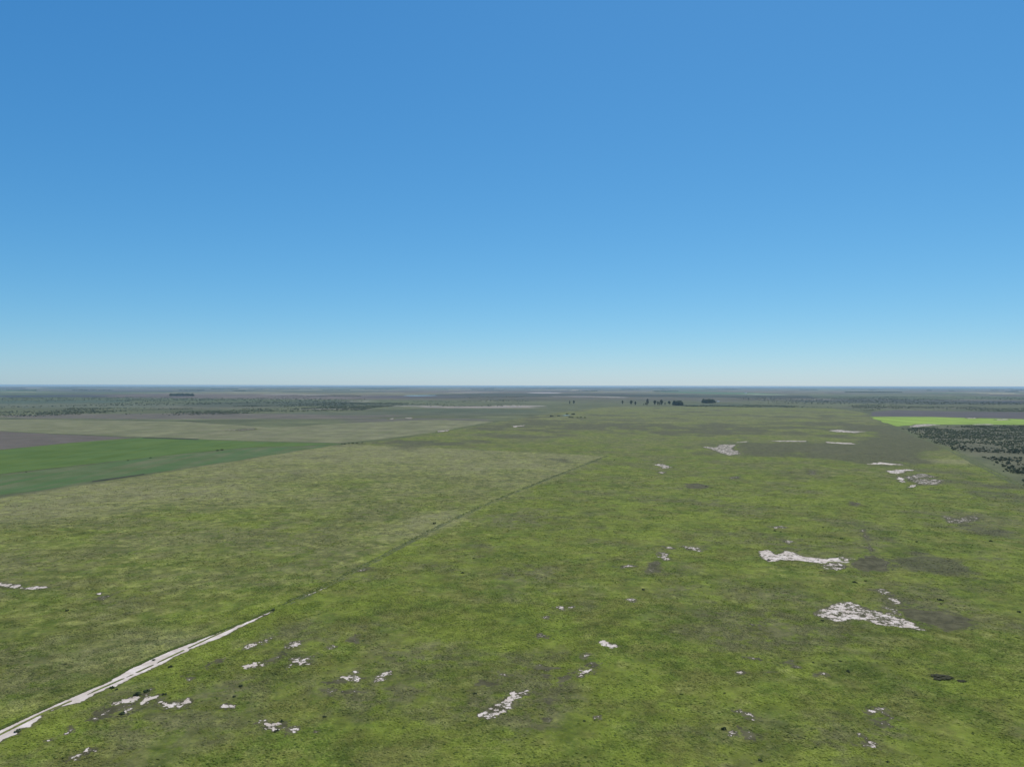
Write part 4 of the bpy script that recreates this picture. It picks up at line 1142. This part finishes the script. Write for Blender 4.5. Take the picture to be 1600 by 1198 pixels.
# woods and shelter belts towards the horizon: blocks of tree crowns, one mass
def far_woods():
    rg = np.random.default_rng(77)
    pts = []; rad = []
    rr = random.Random(12)
    def blk(u0, u1, v0, v1, n):
        p = pxs([(u0, v0), (u1, v0), (u1, v1), (u0, v1)])
        x = rg.random(n); y = rg.random(n)
        U = u0 + (u1 - u0) * x; Vv = v1 + (v0 - v1) * y
        q = np.array([px(a, b) for a, b in zip(U, Vv)])
        pts.append(q)
    for (a, b, v) in [(330, 372, 608.3), (1250, 1277, 609.2), (1358, 1368, 609.3), (1320, 1410, 613), (1100, 1146, 608.6), (477, 487, 607.4), (560, 640, 607), (735, 772, 607.6), (768, 775, 607.0),
                      (930, 936, 606.9), (860, 915, 606.2), (1130, 1152, 608.6), (1448, 1456, 610.2), (0, 40, 607), (1580, 1600, 610.2), (60, 140, 604.8), (230, 250, 606.4), (436, 520, 605.5), (1020, 1060, 611.6)]:
        blk(a, b, v - .25, v + .12, int(10 + (b - a) * 3))
    for k in range(46):
        u = -40 + 1680 * rr.random(); wd = 8 + 60 * rr.random() ** 2; v = 603.8 + 6.5 * rr.random() ** 1.3 + (u / 1600) * 2.2
        blk(u, u + wd, v - .12, v + .08, int(6 + wd * 1.6))
    for k in range(34):
        u = -40 + 1680 * rr.random(); wd = 6 + 40 * rr.random() ** 2; v = 602.7 + 0.9 * rr.random() + (u / 1600 - .5) * 2.6
        blk(u, u + wd, v - .05, v + .05, int(8 + wd * 2.5))
    P = np.concatenate(pts)
    mass_obj('far_wood', P, 7, 16, 1.0, M_LEAF, 'dark blocks of far woodland just below the horizon', rg, 3)
far_woods()

# ------------------------------------------------------------------ water
def water(pts, z, lab):
    p = pxs(pts); o = mesh_obj('lagoon', [(a, b, z) for a, b in p], [tuple(range(len(p)))], M_WATER); tag(o, kind='structure')
water([(628, 618.4), (640, 617.7), (680, 617.5), (682, 618.1), (650, 618.7)], .5, '')
water([(878, 649), (886, 648.4), (892, 648.6), (884, 649.3)], .1, '')

# ------------------------------------------------------------------ two far white farm buildings
def farmhouse(u, v, w, d, h, label, name='farmhouse'):
    x, y = at(u, v)
    root = link(bpy.data.objects.new(name, None)); root.location = (x, y, 0); root.rotation_euler = (0, 0, 0.35)
    tag(root, label, 'house')
    a, b = w / 2, d / 2
    V = [(-a, -b, 0), (a, -b, 0), (a, b, 0), (-a, b, 0), (-a, -b, h), (a, -b, h), (a, b, h), (-a, b, h), (-a, 0, h + d * .28), (a, 0, h + d * .28)]
    mesh_obj('wall', V, [(0, 1, 5, 4), (1, 2, 6, 9, 5), (2, 3, 7, 6), (3, 0, 4, 8, 7)], M_WHITE, root)
    e = .5; t = .15
    rz = h + d * .28 + .18
    k = (d * .28) / b
    V = [(-a - e, -b - e, h - k * e + .18), (a + e, -b - e, h - k * e + .18), (a + e, 0, rz), (-a - e, 0, rz), (-a - e, b + e, h - k * e + .18), (a + e, b + e, h - k * e + .18)]
    V += [(p[0], p[1], p[2] - t) for p in V]
    mesh_obj('roof', V, [(0, 1, 2, 3), (3, 2, 5, 4), (6, 9, 8, 7), (9, 10, 11, 8), (0, 6, 7, 1), (4, 5, 11, 10), (1, 7, 8, 2), (2, 8, 11, 5), (3, 9, 6, 0), (4, 10, 9, 3)], M_ROOF, root)
    def box(nm, x0, x1, z0, z1, mat):
        yy = -b - .04
        V = [(x0, yy, z0), (x1, yy, z0), (x1, yy + .1, z0), (x0, yy + .1, z0), (x0, yy, z1), (x1, yy, z1), (x1, yy + .1, z1), (x0, yy + .1, z1)]
        mesh_obj(nm, V, [(0, 1, 5, 4), (1, 2, 6, 5), (2, 3, 7, 6), (3, 0, 4, 7), (4, 5, 6, 7), (3, 2, 1, 0)], mat, root)
    box('door', -.6, .6, .02, 2.3, M_BARK)
    for s in (-1, 1): box('window', s * a * .6 - .7, s * a * .6 + .7, 1.1, 2.3, M_GLASS)
farmhouse(1122.3, 627.9, 12, 8, 4.2, 'small white farmhouse just right of the square block of trees')
farmhouse(1165.5, 614.4, 26, 14, 7, 'large white farm shed far off below the horizon, right of the green far field', 'farm_shed')

# ------------------------------------------------------------------ haze
def haze():
    m = bpy.data.materials.new('haze'); m.use_nodes = True
    t = NT(m.node_tree); t.n.clear()
    out = t.node('ShaderNodeOutputMaterial'); v = t.node('ShaderNodeVolumePrincipled')
    v.inputs['Color'].default_value = (*HAZE_COLOR, 1); v.inputs['Density'].default_value = HAZE_DENSITY
    v.inputs['Anisotropy'].default_value = 0.0
    t.l.new(v.outputs[0], out.inputs['Volume'])
    E = RMAX + 600; z0, z1 = -1.0, H + 0.4
    V = [(-E, -E, z0), (E, -E, z0), (E, E, z0), (-E, E, z0), (-E, -E, z1), (E, -E, z1), (E, E, z1), (-E, E, z1)]
    o = mesh_obj('haze', V, [(3, 2, 1, 0), (4, 5, 6, 7), (0, 1, 5, 4), (1, 2, 6, 5), (2, 3, 7, 6), (3, 0, 4, 7)], m)
    tag(o, kind='stuff', label='thin blue haze over the plain')
haze()
